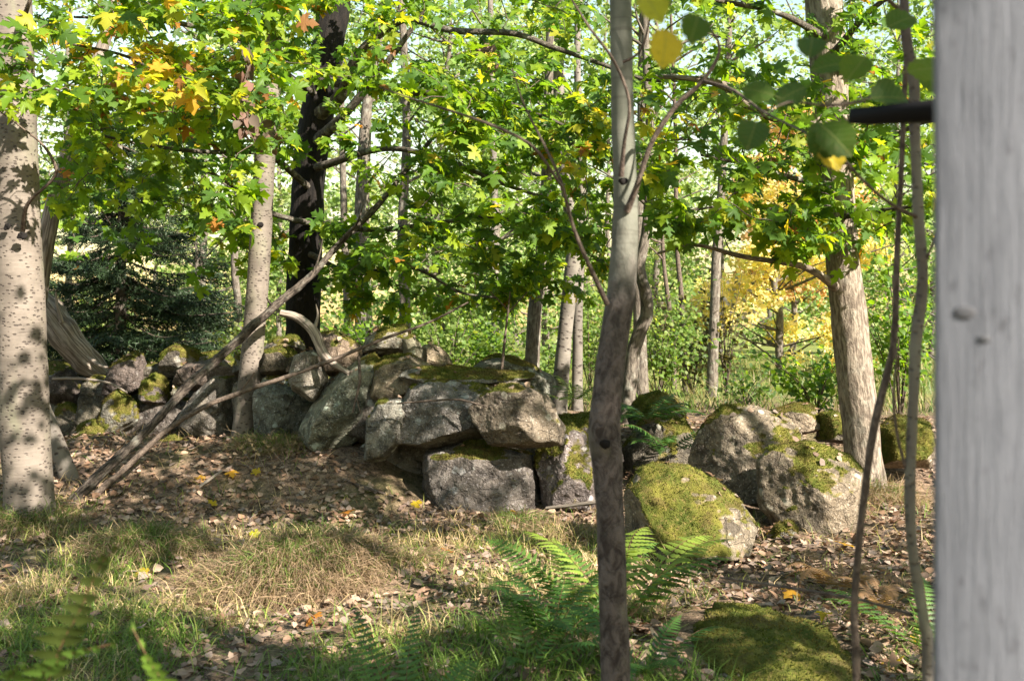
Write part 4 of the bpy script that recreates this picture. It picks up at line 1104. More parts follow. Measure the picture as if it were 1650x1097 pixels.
def bg_tree(name, label, cat, base, height, tr, crown_spec, pal, n, lsize, seed, bark='birch', bend=0.3, group=None, tilt=(0, 0), limbs=7, tpl=None, trunk_pts=None, lower=True):
    """crown_spec: (z0, z1, radius, blobs count)"""
    rr = np.random.default_rng(seed); base = np.array(base, float); root = thing(name, label, cat, base, group)
    if trunk_pts is not None:
        _, S = part_tube('trunk', root, trunk_pts, bark, 14, 0.12, 0.05, seed, 0.2)
        S3 = S[:, :3] - base; 
    else:
        zz = np.linspace(-0.15, height, 7); pts = np.stack([tilt[0] * zz / height + bend * rr.normal(0, .25, 7) * (zz > 0.5), tilt[1] * zz / height + bend * rr.normal(0, .25, 7) * (zz > 0.5), zz], 1)
        S3 = spline(pts, 0.25); V, F, uv = tube(S3, np.linspace(tr, tr * 0.3, len(S3)), 10, 0.06, seed); link('trunk', mesh_np('trunk', V, F, M[bark], uv=uv), root)
    z0, z1, R, nb = crown_spec; blobs = []; acc = Acc()
    for k in range(nb):
        z = rr.uniform(z0, z1); f = (z - z0) / max(z1 - z0, .01); rad = R * (0.55 + 0.45 * math.sin(math.pi * (0.15 + 0.75 * f)))
        a = rr.uniform(0, 6.283); j = np.argmin(np.abs(S3[:, 2] - z)); q = rad * rr.random() ** 0.5
        c = S3[j] + np.array([math.cos(a) * q, math.sin(a) * q, z - S3[j][2]]); br = R * rr.uniform(0.15, 0.36)
        blobs.append((*c, br, br * rr.uniform(0.45, 0.8)))
        j2 = np.argmin(np.abs(S3[:, 2] - (z - 0.35 * q - 0.2))); a0 = S3[j2]; mid = (a0 + c) / 2 + rr.normal(0, .08 * q + .02, 3)
        Sp = spline([a0, mid, c], 0.3); V, F, uv = tube(Sp, np.linspace(max(0.006, tr * 0.28), 0.004, len(Sp)), 4); acc.add(V, F, uv)
    o = link('branches', acc.mesh('branches', M[bark]), root); o['kind'] = 'stuff'
    P = leafy_points(rr, blobs, n)
    nr = unit(np.array([0.2, -0.35, 0.6]) + rr.normal(0, .5, (n, 3))); tip = unit(rr.normal(0, 1, (n, 3)) + np.array([0, 0, -.5])); Rm = rot_from(nr, tip)
    pal = np.array(pal); c = pal[np.clip((rr.random(n) * len(pal)).astype(int), 0, len(pal) - 1)] * rr.uniform(0.75, 1.25, (n, 1))
    tpl = tpl or SMALL
    V, F, T = instance(tpl, rr.integers(0, len(tpl), n), P, Rm, lsize * (0.5 + 1.3 * rr.random(n) ** 2), c)
    link('crown', mesh_np('crown', V, F, M['farleaf'], T, smooth=False), root)['kind'] = 'stuff'
    return root


LG = [(0.13, 0.22, 0.045), (0.18, 0.27, 0.06), (0.10, 0.18, 0.04), (0.22, 0.29, 0.08)]
YG = [(0.20, 0.27, 0.07), (0.16, 0.24, 0.06), (0.28, 0.31, 0.11), (0.12, 0.20, 0.05)]
YL = [(0.64, 0.56, 0.20), (0.68, 0.56, 0.25), (0.52, 0.52, 0.20), (0.72, 0.62, 0.32)]
OR = [(0.58, 0.38, 0.18), (0.62, 0.45, 0.22), (0.52, 0.33, 0.16)]
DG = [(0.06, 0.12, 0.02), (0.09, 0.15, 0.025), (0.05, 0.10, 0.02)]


def gb(px, Y): x = (px - 825) / FPX * Y; return (x, Y, gz(x, Y))


GB = 'slim trees behind the wall'
# trunks one can pick out behind the wall: (label, trunk rows, bark, palette, leaves, blobs)
def yb(px, Y): return HOR - (gz((px - 825) / FPX * Y, Y) - CAMZ) / Y * FPX


for k, (lab, px, Y, rows, bark, pal, n) in enumerate([
    ('brown slightly leaning trunk behind the rear boulder', 852, 12.5, [(862, 500, 23), (873, 410, 21), (880, 300, 18), (884, 150, 15), (890, -60, 12)], 'grey_bark', LG, 1200),
    ('pale ringed birch trunk behind the rear boulder', 898, 12.0, [(912, 520, 24), (922, 430, 25), (924, 380, 24), (908, 250, 20), (900, 130, 18), (905, -60, 15)], 'birch', LG, 1200),
    ('pale thin trunk close against the ringed birch', 930, 12.6, [(931, 500, 16), (934, 430, 15), (938, 300, 13), (930, 100, 11), (935, -60, 9)], 'birch', LG, 800),
    ('curving grey trunk seen beside the foreground trunk', 1008, 10.5, [(1022, 560, 22), (1042, 510, 22), (1040, 470, 20), (1030, 430, 18), (1040, 380, 16), (1048, 250, 14), (1040, 60, 12), (1045, -60, 10)], 'grey_bark', LG, 600),
    ('straight dark thin trunk before the yellow tree', 1147, 15.0, [(1149, 570, 17), (1152, 480, 16), (1155, 400, 15), (1162, 310, 13), (1170, 150, 11), (1180, -60, 9)], 'grey_bark', LG, 700),
    ('very thin twin stem left of the straight dark trunk', 1104, 16.0, [(1102, 560, 8), (1098, 480, 8), (1090, 380, 7), (1088, 200, 6), (1080, 0, 4)], 'twig', LG, 500),
    ('hair thin sapling stem left of the twin stem', 1086, 17.0, [(1084, 540, 8), (1075, 470, 7), (1068, 400, 6), (1060, 200, 5)], 'twig', LG, 500),
    ('pale far slender trunk above the mossy slab', 800, 17.0, [(799, 500, 14), (797, 430, 13), (796, 300, 11), (790, 0, 9)], 'birch', LG, 700),
    ('grey trunk rising right of the nearly black maple trunk', 585, 15.0, [(580, 420, 20), (582, 300, 18), (590, 180, 16), (610, 60, 14), (630, -60, 12)], 'grey_bark', LG, 700),
    ('thin grey trunk between the black trunk and the wall top', 562, 16.0, [(560, 500, 13), (556, 400, 12), (552, 250, 10), (548, 0, 8)], 'grey_bark', LG, 500),
    ('leaning pale trunk above the wall top', 655, 14.0, [(652, 480, 18), (648, 380, 16), (655, 220, 14), (650, 60, 12), (640, -60, 10)], 'grey_bark', LG, 700),
    ('thin brown trunk between the spruce and the slim aspen', 383, 14.5, [(384, 500, 12), (378, 430, 12), (382, 320, 10), (390, 150, 8), (395, -40, 6)], 'grey_bark', LG, 500),
    ('grey trunk among the leaves above the furrowed maple branch', 1035, 13.0, [(1030, 480, 20), (1032, 330, 18), (1035, 200, 17), (1036, 80, 15), (1040, -60, 13)], 'grey_bark', LG, 700),
]):
    pts = [(px, yb(px, Y) + 8, Y, rows[0][2] * 1.15)] + [(a, b, Y, c) for a, b, c in rows]
    top = at(rows[-1][0], rows[-1][1], Y)[2] - gz((px - 825) / FPX * Y, Y)
    bg_tree('slender_tree', lab, 'tree', gb(px, Y), top, 0.08, (top * 0.55, top * 1.25, 1.0, 10), pal, n, 0.085, 200 + k, bark, group=GB, trunk_pts=pts)

# sunlit crowns further back
FAR = [('tall pale green tree filling the gap left of the slim aspen', 330, 22, 11, 3.4, 0.9, YG, 4200), ('airy light green tree far behind the black trunk', 600, 24, 12, 3.2, 1.2, LG, 3600),
       ('bushy light green tree behind the wall top', 715, 20, 8, 2.7, .6, LG, 4800), ('feathery yellow green tree behind the ringed birch', 880, 24, 11, 3.2, .5, YG, 4500),
       ('bright green young tree behind the rear boulder', 800, 19, 6.0, 2.0, .5, LG, 3200), ('pale green tree left of the yellow tree', 1060, 26, 12, 3.6, .5, YG, 4500),
       ('yellow autumn tree glowing behind the wedge boulder', 1258, 23, 4.3, 2.1, .3, YL, 8600), ('taller orange tree above the yellow one', 1275, 31, 7.6, 2.7, 2.0, OR, 5200),
       ('light green tree behind the furrowed maple', 1445, 28, 11, 3.2, .7, LG, 5200), ('dense green tree at the right behind the post', 1560, 19, 9, 3.0, .5, LG, 4200),
       ('yellow green tree left behind the spruce', 110, 26, 12, 3.8, .8, YG, 4200), ('tall thin crowned tree left of the spruce', -40, 24, 12, 3.5, .8, LG, 3800),
       ('far tree between the spruce and the slim aspen', 450, 34, 12, 4.0, 0.8, YG, 3600), ('far tree with sparse crown above the rear boulder', 980, 36, 15, 4.5, 1.0, LG, 3600),
       ('far yellow green tree right of the orange tree', 1370, 36, 13, 4.2, .6, YG, 3600), ('far tree behind the bushy green one', 690, 38, 14, 4.5, 1, YG, 3600),
       ('far tree behind the right end of the boulders', 1500, 36, 12, 4.2, .8, YG, 3000), ('far pale tree behind the yellow autumn tree', 1160, 42, 10, 4.2, .6, LG, 3000)]
for k, (lab, px, Y, h, R, z0, pal, n) in enumerate(FAR):
    bg_tree('distant_tree', lab, 'tree', gb(px, Y), h, 0.10, (z0, h * 1.02, R, 40), pal, int(n * 1.5), 0.105 if Y < 30 else 0.17, 300 + k, 'grey_bark', group='sunlit trees beyond the meadow')


ry = np.random.default_rng(77)
for k in range(13):
    px = -60 + k * 145 + ry.uniform(-30, 30); Y = ry.uniform(58, 72)
    bg_tree('distant_tree', 'small pale tree in the far treeline beyond the meadow', 'tree', gb(px, Y), ry.uniform(9, 14), 0.15,
            (0.4, 12, 5.0, 40), YG if k % 3 else LG, 4200, 0.30, 340 + k, 'grey_bark', group='far treeline')

# shrubs behind the boulders
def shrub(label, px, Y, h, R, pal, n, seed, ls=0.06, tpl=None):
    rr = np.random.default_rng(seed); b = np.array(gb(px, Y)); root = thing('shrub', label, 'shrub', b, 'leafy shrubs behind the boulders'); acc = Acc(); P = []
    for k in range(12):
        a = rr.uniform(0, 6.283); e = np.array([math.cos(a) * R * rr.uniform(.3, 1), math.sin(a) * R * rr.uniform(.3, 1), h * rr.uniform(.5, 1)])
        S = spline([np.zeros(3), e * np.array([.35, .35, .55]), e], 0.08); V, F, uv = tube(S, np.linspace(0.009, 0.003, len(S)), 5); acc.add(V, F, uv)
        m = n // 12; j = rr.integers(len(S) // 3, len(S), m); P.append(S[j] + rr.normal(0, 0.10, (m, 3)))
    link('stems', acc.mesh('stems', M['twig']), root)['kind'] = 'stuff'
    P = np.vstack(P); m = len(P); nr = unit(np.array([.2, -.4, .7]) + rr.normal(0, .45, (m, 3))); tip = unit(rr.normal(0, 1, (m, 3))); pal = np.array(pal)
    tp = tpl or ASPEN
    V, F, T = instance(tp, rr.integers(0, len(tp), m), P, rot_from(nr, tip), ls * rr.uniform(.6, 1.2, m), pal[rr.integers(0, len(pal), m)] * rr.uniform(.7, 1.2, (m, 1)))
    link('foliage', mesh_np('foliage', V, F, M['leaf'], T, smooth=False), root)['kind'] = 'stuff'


shrub('green leafy shrub left of the furrowed trunk above the low stones', 1315, 11.5, 0.75, 0.7, GREEN[:4], 520, 1, 0.075)
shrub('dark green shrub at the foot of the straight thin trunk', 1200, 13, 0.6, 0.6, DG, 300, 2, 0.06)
shrub('tall green shrub right of the furrowed trunk behind the thin stems', 1450, 10.8, 2.0, 0.9, list(GREEN[:4]), 900, 3, 0.07)
shrub('bright green shrub in the sun behind the wall top', 720, 12.8, 1.7, 0.9, LG, 700, 4, 0.07)
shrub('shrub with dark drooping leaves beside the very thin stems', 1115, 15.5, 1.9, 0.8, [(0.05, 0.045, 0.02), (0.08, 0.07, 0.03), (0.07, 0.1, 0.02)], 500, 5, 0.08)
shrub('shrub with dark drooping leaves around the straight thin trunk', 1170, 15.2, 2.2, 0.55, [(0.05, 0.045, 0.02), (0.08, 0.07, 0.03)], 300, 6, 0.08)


for k, (lab, px, Y, h, R, pal) in enumerate([('low green bush behind the rear boulder', 860, 14.0, 1.1, .9, LG), ('dense mid green bush left of the pale ringed birch', 780, 15.0, 1.7, 1.0, list(GREEN[:4])),
        ('loose green bush right of the curving grey trunk', 1060, 14.0, 1.5, .9, LG), ('dark green bush between the black trunk and the wall top', 600, 14.0, 1.5, .9, list(GREEN[:4])),
        ('yellowish bush just left of the nearly black trunk', 440, 14.5, 1.4, .9, YG), ('tall loose bush behind the ringed birch', 950, 16.5, 2.2, 1.1, LG)]):
    shrub(lab, px, Y, h, R, pal, 1000, 20 + k, 0.08, SMALL)


# spruce
def spruce(label, px, Y, h, R, seed):
    rr = np.random.default_rng(seed); b = np.array(gb(px, Y)); root = thing('spruce_tree', label, 'tree', b); acc = Acc(); NV, NC = [], []
    S = spline([(0, 0, -.2), (0.05, 0, h * .5), (0, 0, h)], 0.3); V, F, uv = tube(S, np.linspace(0.10, 0.015, len(S)), 10, .05, 1); link('trunk', mesh_np('trunk', V, F, M['grey_bark'], uv=uv), root)
    z = 0.35
    while z < h - 0.2:
        L = R * (1 - z / h) ** 0.75 + 0.12
        for k in range(rr.integers(6, 9)):
            a = rr.uniform(0, 6.283); l = L * rr.uniform(.7, 1.1); d = np.array([math.cos(a), math.sin(a), 0]); side = np.array([-d[1], d[0], 0]); z0 = z + rr.uniform(-.12, .12)
            sag = rr.uniform(.1, .24) * l
            Sp = spline([np.array([0, 0, z0]), d * l * .5 + np.array([0, 0, z0 - sag * .9]), d * l + np.array([0, 0, z0 - sag * .75])], 0.07)
            V, F, uv = tube(Sp, np.linspace(.014, .004, len(Sp)), 4); acc.add(V, F, uv)
            for j in range(2, len(Sp)):
                for sg in (-1, 1):
                    tl = (0.12 + 0.30 * l * (1 - j / len(Sp))) * rr.uniform(.7, 1.2); td = unit(side * sg + d * .6 + np.array([0, 0, -rr.uniform(.2, .8)]))
                    m = int(tl * 95); t = rr.random(m)[:, None] * tl; p = Sp[j] + td * t
                    nd = unit(td * .7 + rr.normal(0, .6, (m, 3))); sw = unit(np.cross(nd, rr.normal(0, 1, (m, 3)))) * 0.007
                    NV.append(np.stack([p - sw, p + sw, p + nd * 0.07], 1).reshape(-1, 3)); NC.append(np.repeat(np.array([[.022, .042, .016]]) * rr.uniform(.5, 1.5, (m, 1)), 3, 0))
        z += rr.uniform(.15, .22)
    link('branches', acc.mesh('branches', M['twig']), root)['kind'] = 'stuff'
    NV = np.vstack(NV); link('needles', mesh_np('needles', NV, np.arange(len(NV)).reshape(-1, 3), M['needle'], np.vstack(NC), smooth=False), root)['kind'] = 'stuff'


spruce('dark spruce behind the left end of the wall', 190, 13.5, 4.6, 2.1, 1)
spruce('smaller dark spruce right of the big one', 315, 16.5, 2.6, 1.4, 2)

# unseen trees added right and behind the viewer, to shade wall and near ground
for lab, x, y, h, z0, z1, R, nb, n, tl in [
        ('broad green tree standing out of sight to the right of the viewer', 4.9, -0.9, 6.5, 2.8, 6.0, 2.0, 14, 2000, (-.4, 0)),
        ('green tree standing out of sight behind the viewer', 3.2, -1.4, 6.0, 2.6, 5.2, 1.6, 14, 2400, (0, 0)),
        ('tall sparse tree far out to the right of the scene', 7.2, 2.9, 8.0, 3.2, 7.0, 2.0, 13, 900, (0, 0)),
        ('tree leaning in over the picture from beyond the right border', 5.0, 3.7, 6.2, 3.9, 5.4, 1.9, 16, 1250, (-2.9, 0)),
        ('sparse tree leaning in above the viewer from the right', 5.0, 1.6, 6.0, 3.6, 5.4, 2.3, 9, 600, (-1.9, 0))]:
    bg_tree('roadside_tree', lab, 'tree', (x, y, gz(x, y)), h, 0.12, (z0, z1, R, nb), GREEN[:4], n, 0.15, 400 + int(x * 10 + y), 'grey_bark', tpl=MAPLE_S, tilt=tl, group='unseen shade trees just outside the picture')


# ------------------------------------------------------------------ grass, litter
def scatter(n, rr, y0=3.2, y1=13.0, power=1.0):
    y = y0 + (y1 - y0) * rr.random(n) ** power; x = rr.uniform(-1, 1, n) * (y * 0.53 + 0.9); return x, y


def in_stone(x, y):
    bad = ((x - 1.13) / .4) ** 2 + ((y - 4.55) / .75) ** 2 < 1
    for poly, Y, dp, *_ in STONES + BOULDERS:
        c = at(np.mean([p[0] for p in poly]), 0, Y + dp * .45)[0]; hw = (max(p[0] for p in poly) - min(p[0] for p in poly)) / FPX * Y / 2
        bad |= ((x - c) / (hw * .92)) ** 2 + ((y - Y - dp * .45) / (dp * .42)) ** 2 < 1
    return bad


def grass_blades(x, y, ln, lean, col, rr, wd=0.0026):
    n = len(x); z = ground_z(x, y) - 0.01; p = np.stack([x, y, z], 1); a = rr.uniform(0, 6.283, n)
    d = np.stack([np.cos(a), np.sin(a), 0 * a], 1) * lean[:, None] + np.array([0, 0, 1.0]); d = unit(d)
    sd = np.stack([-np.sin(a), np.cos(a), 0 * a], 1); sd = unit(sd + rr.normal(0, .5, (n, 3)) * np.array([1, 1, 0])) * wd * rr.uniform(.6, 1.3, (n, 1))
    L = ln[:, None]; h = np.stack([np.cos(a), np.sin(a), 0 * a], 1) * lean[:, None]
    m = p + d * L * .5; e = m + unit(d + h * 1.1 + np.array([0, 0, -.55]) * np.minimum(lean, 1.2)[:, None]) * L * .5
    V = np.stack([p - sd, p + sd, m - sd * .8, m + sd * .8, e], 1).reshape(-1, 3); b = np.arange(n)[:, None] * 5
    F = np.vstack([b + np.array([[0, 1, 3]]), b + np.array([[0, 3, 2]]), b + np.array([[2, 3, 4]])])
    return V, F, np.repeat(col, 5, 0)


rg = np.random.default_rng(21)
x, y = scatter(260000, rg, 3.0, 12.5)
P3 = np.stack([x, y, 0 * x], 1); nz = fbm(P3 * 1.6, 3, 50); nf = fbm(P3 * 6, 2, 51)
band = sstep(4.0, 5.0, y) * (1 - sstep(7.0, 7.8, y)) * (1 - sstep(0.3, 1.4, x))
dens = 0.06 + 0.85 * band * sstep(-.55, .5, nz + .3 * nf) + 0.75 * (1 - sstep(4.4, 5.2, y)) * sstep(-.6, .4, nz) * (1 - .5 * sstep(.5, 1.2, x))
for mx, my, mr, mh in MOUNDS[:4] + MOUNDS[6:]: dens = np.maximum(dens, 0.9 * np.exp(-(((x - mx) ** 2 + (y - my) ** 2) / mr ** 2) * 1.2) * (0.5 + 0.8 * sstep(-.5, .4, nf)))
dens *= 1 - 0.6 * sstep(7.8, 8.8, y)
keep = (rg.random(len(x)) < dens * 0.8) & ~in_stone(x, y); x, y = x[keep], y[keep]; nz = nz[keep]
n = len(x); P3 = np.stack([x, y, 0 * x], 1); dry = fbm(P3 * 2.2, 3, 60) * .5 + .47 + rg.normal(0, .28, n)
dry += 0.35 * np.exp(-(((x + 1.2) ** 2 + (y - 5.45) ** 2) / .3 ** 2)) + .12 * sstep(5.0, 6.0, y) - .28 * (1 - sstep(4.4, 5.2, y))
gcol = np.where(dry[:, None] > .5, np.array([[.40, .31, .16]]), np.array([[.10, .17, .025]]))
gcol = np.where((np.abs(dry - .5) < .12)[:, None], np.array([[.22, .24, .06]]), gcol) * rg.uniform(.65, 1.35, (n, 1))
V, F, T = grass_blades(x, y, rg.uniform(.07, .25, n), rg.uniform(.3, 2.0, n), gcol, rg)
tag(link('grass', mesh_np('grass', V, F, M['grass'], T, smooth=False)), 'short green and straw coloured grass over the ground', 'grass', kind='stuff')

def tussock(label, x0, y0, rad, n, ln, dryness, seed):
    rr = np.random.default_rng(seed); root = thing('grass_tussock', label, 'grass tussock', (x0, y0, gz(x0, y0)), 'grass tussocks')
    a = rr.uniform(0, 6.283, n); q = rad * rr.random(n) ** .5; x = x0 + np.cos(a) * q; y = y0 + np.sin(a) * q; p = np.stack([x, y, ground_z(x, y) - .01], 1)
    a2 = a + rr.normal(0, .9, n); k = (.25 + .9 * q / rad)[:, None]; o = np.stack([np.cos(a2), np.sin(a2), 0 * a2], 1) * k
    L = (ln * rr.uniform(.5, 1.15, n))[:, None]; d1 = unit(o + np.array([0, 0, 1.0])); d2 = unit(o * 1.3 + rr.normal(0, .45, (n, 3)) + np.array([0, 0, .1])); d1 = unit(d1 + rr.normal(0, .3, (n, 3))); d3 = unit(o + np.array([0, 0, -1.0]))
    m1 = p + d1 * L * .35; m2 = m1 + d2 * L * .3; e = m2 + unit(d3 + rr.normal(0, .4, (n, 3))) * L * .4
    sd = unit(np.cross(d1, o) + rr.normal(0, .3, (n, 3))) * (.0019 * rr.uniform(.6, 1.3, n))[:, None]
    V = np.stack([p - sd, p + sd, m1 - sd, m1 + sd, m2 - sd * .8, m2 + sd * .8, e], 1).reshape(-1, 3) - np.array(root.location); b = np.arange(n)[:, None] * 7
    F = np.vstack([b + np.array([t]) for t in ((0, 1, 3), (0, 3, 2), (2, 3, 5), (2, 5, 4), (4, 5, 6))])
    dr = rr.random(n) + .6 * (q / rad - .5) + (dryness - .5)
    c = np.where(dr[:, None] > .5, np.array([[.25, .18, .11]]), np.array([[.10, .15, .03]])) * rr.uniform(.6, 1.3, (n, 1))
    link('blades', mesh_np('blades', V, F, M['grass'], np.repeat(c, 7, 0), smooth=False), root)['kind'] = 'stuff'


tussock('big shaggy tussock of straw brown hanging grass in the foreground', -1.28, 5.72, .52, 9000, .25, .72, 1)
tussock('smaller grassy tussock left of the shaggy one', -2.35, 6.35, .32, 2000, .28, .45, 2)
tussock('grass tuft around the foot of the thick left aspen', -3.4, 7.1, .30, 1500, .24, .5, 3)
tussock('low grass tuft right of the shaggy tussock', -0.70, 6.2, .26, 1300, .24, .6, 4)
tussock('grass tuft hanging from the bank right of the furrowed trunk', 3.0, 8.05, .26, 1300, .34, .75, 5)
tussock('green grass tuft in front of the large base stone', 0.05, 7.55, .22, 1000, .22, .4, 6)
tussock('grass tuft below the slim aspen', -2.1, 8.7, .30, 1300, .26, .5, 7)
tussock('pale grass tuft just left of the slender foreground trunk', 0.35, 7.2, .25, 1200, .25, .7, 8)

# meadow grass behind the wall
x = rg.uniform(-13, 15, 17000); y = 12.5 + 16 * rg.random(17000) ** 1.6
n = len(x); gcol = np.where(rg.random((n, 1)) < .4, np.array([[.22, .19, .08]]), np.array([[.09, .14, .03]])) * rg.uniform(.7, 1.3, (n, 1))
V, F, T = grass_blades(x, y, rg.uniform(.15, .45, n), rg.uniform(.2, 1.0, n), gcol, rg, 0.008)
tag(link('meadow_grass', mesh_np('meadow_grass', V, F, M['grass'], T, smooth=False)), 'tall pale meadow grass in the sun behind the wall', 'grass', kind='stuff')

# leaf litter
DRYC = np.array([(.26, .165, .115), (.20, .12, .08), (.30, .21, .155), (.13, .075, .05), (.22, .17, .145), (.33, .24, .175), (.155, .105, .085)]) * 1.22
rl = np.random.default_rng(31)


def lay(n, rr, y0, y1, power=1.0, size=(.028, .068)):
    x, y = scatter(n, rr, y0, y1, power); nz = fbm(np.stack([x, y, 0 * x], 1) * 1.1, 3, 70)
    pr = 0.55 + .45 * sstep(-.3, .4, nz); pr = np.where((y < 7.3) & (x < .2), pr * .5, pr)
    k = (rr.random(n) < pr) & ~in_stone(x, y); x, y = x[k], y[k]; n = len(x)
    e = .03; z = ground_z(x, y); sx = (ground_z(x + e, y) - z) / e; sy = (ground_z(x, y + e) - z) / e
    nr = unit(np.stack([-sx, -sy, 1 + 0 * x], 1) + rr.normal(0, .30, (n, 3))); nr[:, 2] = np.abs(nr[:, 2])
    a = rr.uniform(0, 6.283, n); R = rot_from(nr, np.stack([np.cos(a), np.sin(a), 0 * a], 1))
    s = rr.uniform(*size, n); return np.stack([x, y, z + rr.uniform(.004, .035, n)], 1), R, s


P, R, s = lay(46000, rl, 3.2, 11.0); n = len(P)
px, py = to_px(P); sc_ = np.where((px > 10) & (px < 1490) & (py < 1085), s / P[:, 1] * (R[:, 2, 2] > .75), -1)
ci = rl.integers(0, len(DRYC), n); tid = np.where(rl.random(n) < .78, rl.integers(0, 4, n), rl.integers(4, 6, n)); s = np.where(tid > 3, s * 1.35, s); sc_ = np.where(tid > 3, -1, sc_); pick = np.argsort(-sc_)[:900]; pick = rl.choice(pick, 300, replace=False); rest = np.setdiff1d(np.arange(n), pick)
nd_ = len(DEBRIS); dp_ = np.array([d[0] for d in DEBRIS]); dn_ = unit(np.array([d[1] for d in DEBRIS]) + rl.normal(0, .25, (nd_, 3))); da_ = rl.uniform(0, 6.283, nd_)
V, F, T = instance(DRY, np.concatenate([tid[rest], rl.integers(0, 4, nd_)]), np.vstack([P[rest], dp_]), np.concatenate([R[rest], rot_from(dn_, np.stack([np.cos(da_), np.sin(da_), 0 * da_], 1))]),
                   np.concatenate([s[rest], rl.uniform(.03, .065, nd_)]), DRYC[np.concatenate([ci[rest], rl.integers(0, len(DRYC), nd_)])] * rl.uniform(.7, 1.25, (len(rest) + nd_, 1)))
tag(link('leaf_litter', mesh_np('leaf_litter', V, F, M['litter'], T, smooth=False)), 'brown dry leaf litter covering the forest floor', 'leaf litter', kind='stuff')


def drop_leaf(P, R, s, me, label, group, cat='leaf', name='fallen_leaf'):
    o = bpy.data.objects.new(name, me); C.objects.link(o); mt = Matrix((R * s).tolist()).to_4x4(); mt.translation = Vector(P); o.matrix_world = mt
    return tag(o, label, cat, group)


_dm = {}
for k in pick:
    q = (int(tid[k]), int(ci[k]))
    if q not in _dm: _dm[q] = mesh_np('fallen_leaf', *DRY[q[0]], M['litter'], DRYC[q[1]], smooth=False)
    drop_leaf(P[k], R[k], s[k] * 1.1, _dm[q], 'dry brown oval leaf lying loose on the foreground litter', 'brown leaves fallen on the ground')
# yellow and orange maple leaves on the ground
YP = [(722, 900, 3, 'in front of the large base stone'), (765, 855, 1, 'below the large base stone'), (815, 830, 2, 'at the foot of the large base stone'), (350, 828, 1, 'at the grass edge left of the middle'),
      (370, 762, 2, 'near the foot of the slim aspen'), (420, 796, 1, 'in the litter just below the slim aspen'), (205, 722, 2, 'by the mossy stones at the left'), (945, 857, 2, 'close left of the slender foreground trunk'),
      (1243, 860, 2, 'beside the small moss cushion stone'), (1360, 885, 2, 'in front of the pale broad boulder'), (1262, 1030, 1, 'on the edge of the flat mossy rock'), (1470, 1030, 1, 'between the two thin stems'),
      (600, 1020, 2, 'behind the pale upright fern'), (490, 716, 1, 'against the foot of the tilted slab'), (108, 1082, 3, 'in the left bottom corner'), (425, 873, 0, 'on top of the big shaggy tussock'),
      (250, 930, 1, 'on the grass left of the shaggy tussock'), (315, 770, 2, 'under the long leaning branch'), (520, 1010, 3, 'at the front foot of the shaggy tussock'), (670, 808, 1, 'left of the large base stone'),
      (780, 818, 2, 'touching the front of the large base stone'), (1105, 675, 2, 'on the bank behind the wedge shaped boulder'), (1335, 1000, 1, 'right of the little bare stone'), (1080, 668, 3, 'on the bank beside the dark ferns'),
      (1440, 1090, 1, 'at the bottom edge near the post'), (330, 700, 2, 'high up against the wall stones'), (880, 850, 1, 'in the grass right of the base stone'), (1290, 960, 2, 'above the little bare stone'),
      (560, 830, 3, 'on the litter in the middle distance'), (640, 870, 1, 'on the sunny grass strip'), (1410, 960, 2, 'beside the withered fern'), (150, 850, 1, 'right of the thick left aspen')]
for k, (px, py, c, where) in enumerate(YP):
    Y = 6.0
    for it in range(12):
        x_ = (px - 825) / FPX * Y; Y = Y + 0.5 * ((CAMZ - gz(x_, Y)) * FPX / (py - HOR) - Y)
    x_ = (px - 825) / FPX * Y; a = rl.uniform(0, 6.283)
    R_ = rot_from(unit(np.array([[rl.normal(0, .3), -.35 + rl.normal(0, .3), 1]])), np.array([[math.cos(a), math.sin(a), 0]]))[0]
    cc = [6, 7, 8, 9][c]; word = ['yellow green', 'yellow', 'orange', 'rust brown'][c]
    drop_leaf((x_, Y, gz(x_, Y) + .04), R_, rl.uniform(.11, .15), leaf_mesh(int(rl.integers(0, 4)), cc), word + ' fallen maple leaf ' + where, 'bright maple leaves on the ground')

# small broken twigs in the litter
ta = Acc(); xt, yt = scatter(150, rl, 3.6, 9.5)
for x_, y_ in zip(xt, yt):
    if in_stone(np.array([x_]), np.array([y_]))[0]: continue
    a = rl.uniform(0, 6.283); L_ = rl.uniform(.08, .3); q = np.linspace(-.5, .5, 4)[:, None] * L_ * np.array([[math.cos(a), math.sin(a), 0]]) + np.array([[x_, y_, 0]]) + rl.normal(0, .008, (4, 3))
    q[:, 2] += ground_z(q[:, 0], q[:, 1]) + .03; S_ = spline(q, .04); V, F, uv = tube(S_, np.linspace(.005, .002, len(S_)), 5); ta.add(V, F, uv)
tag(link('twig_litter', ta.mesh('twig_litter', M['deadwood'])), 'small broken twigs strewn over the leaf litter', 'twigs', kind='stuff')

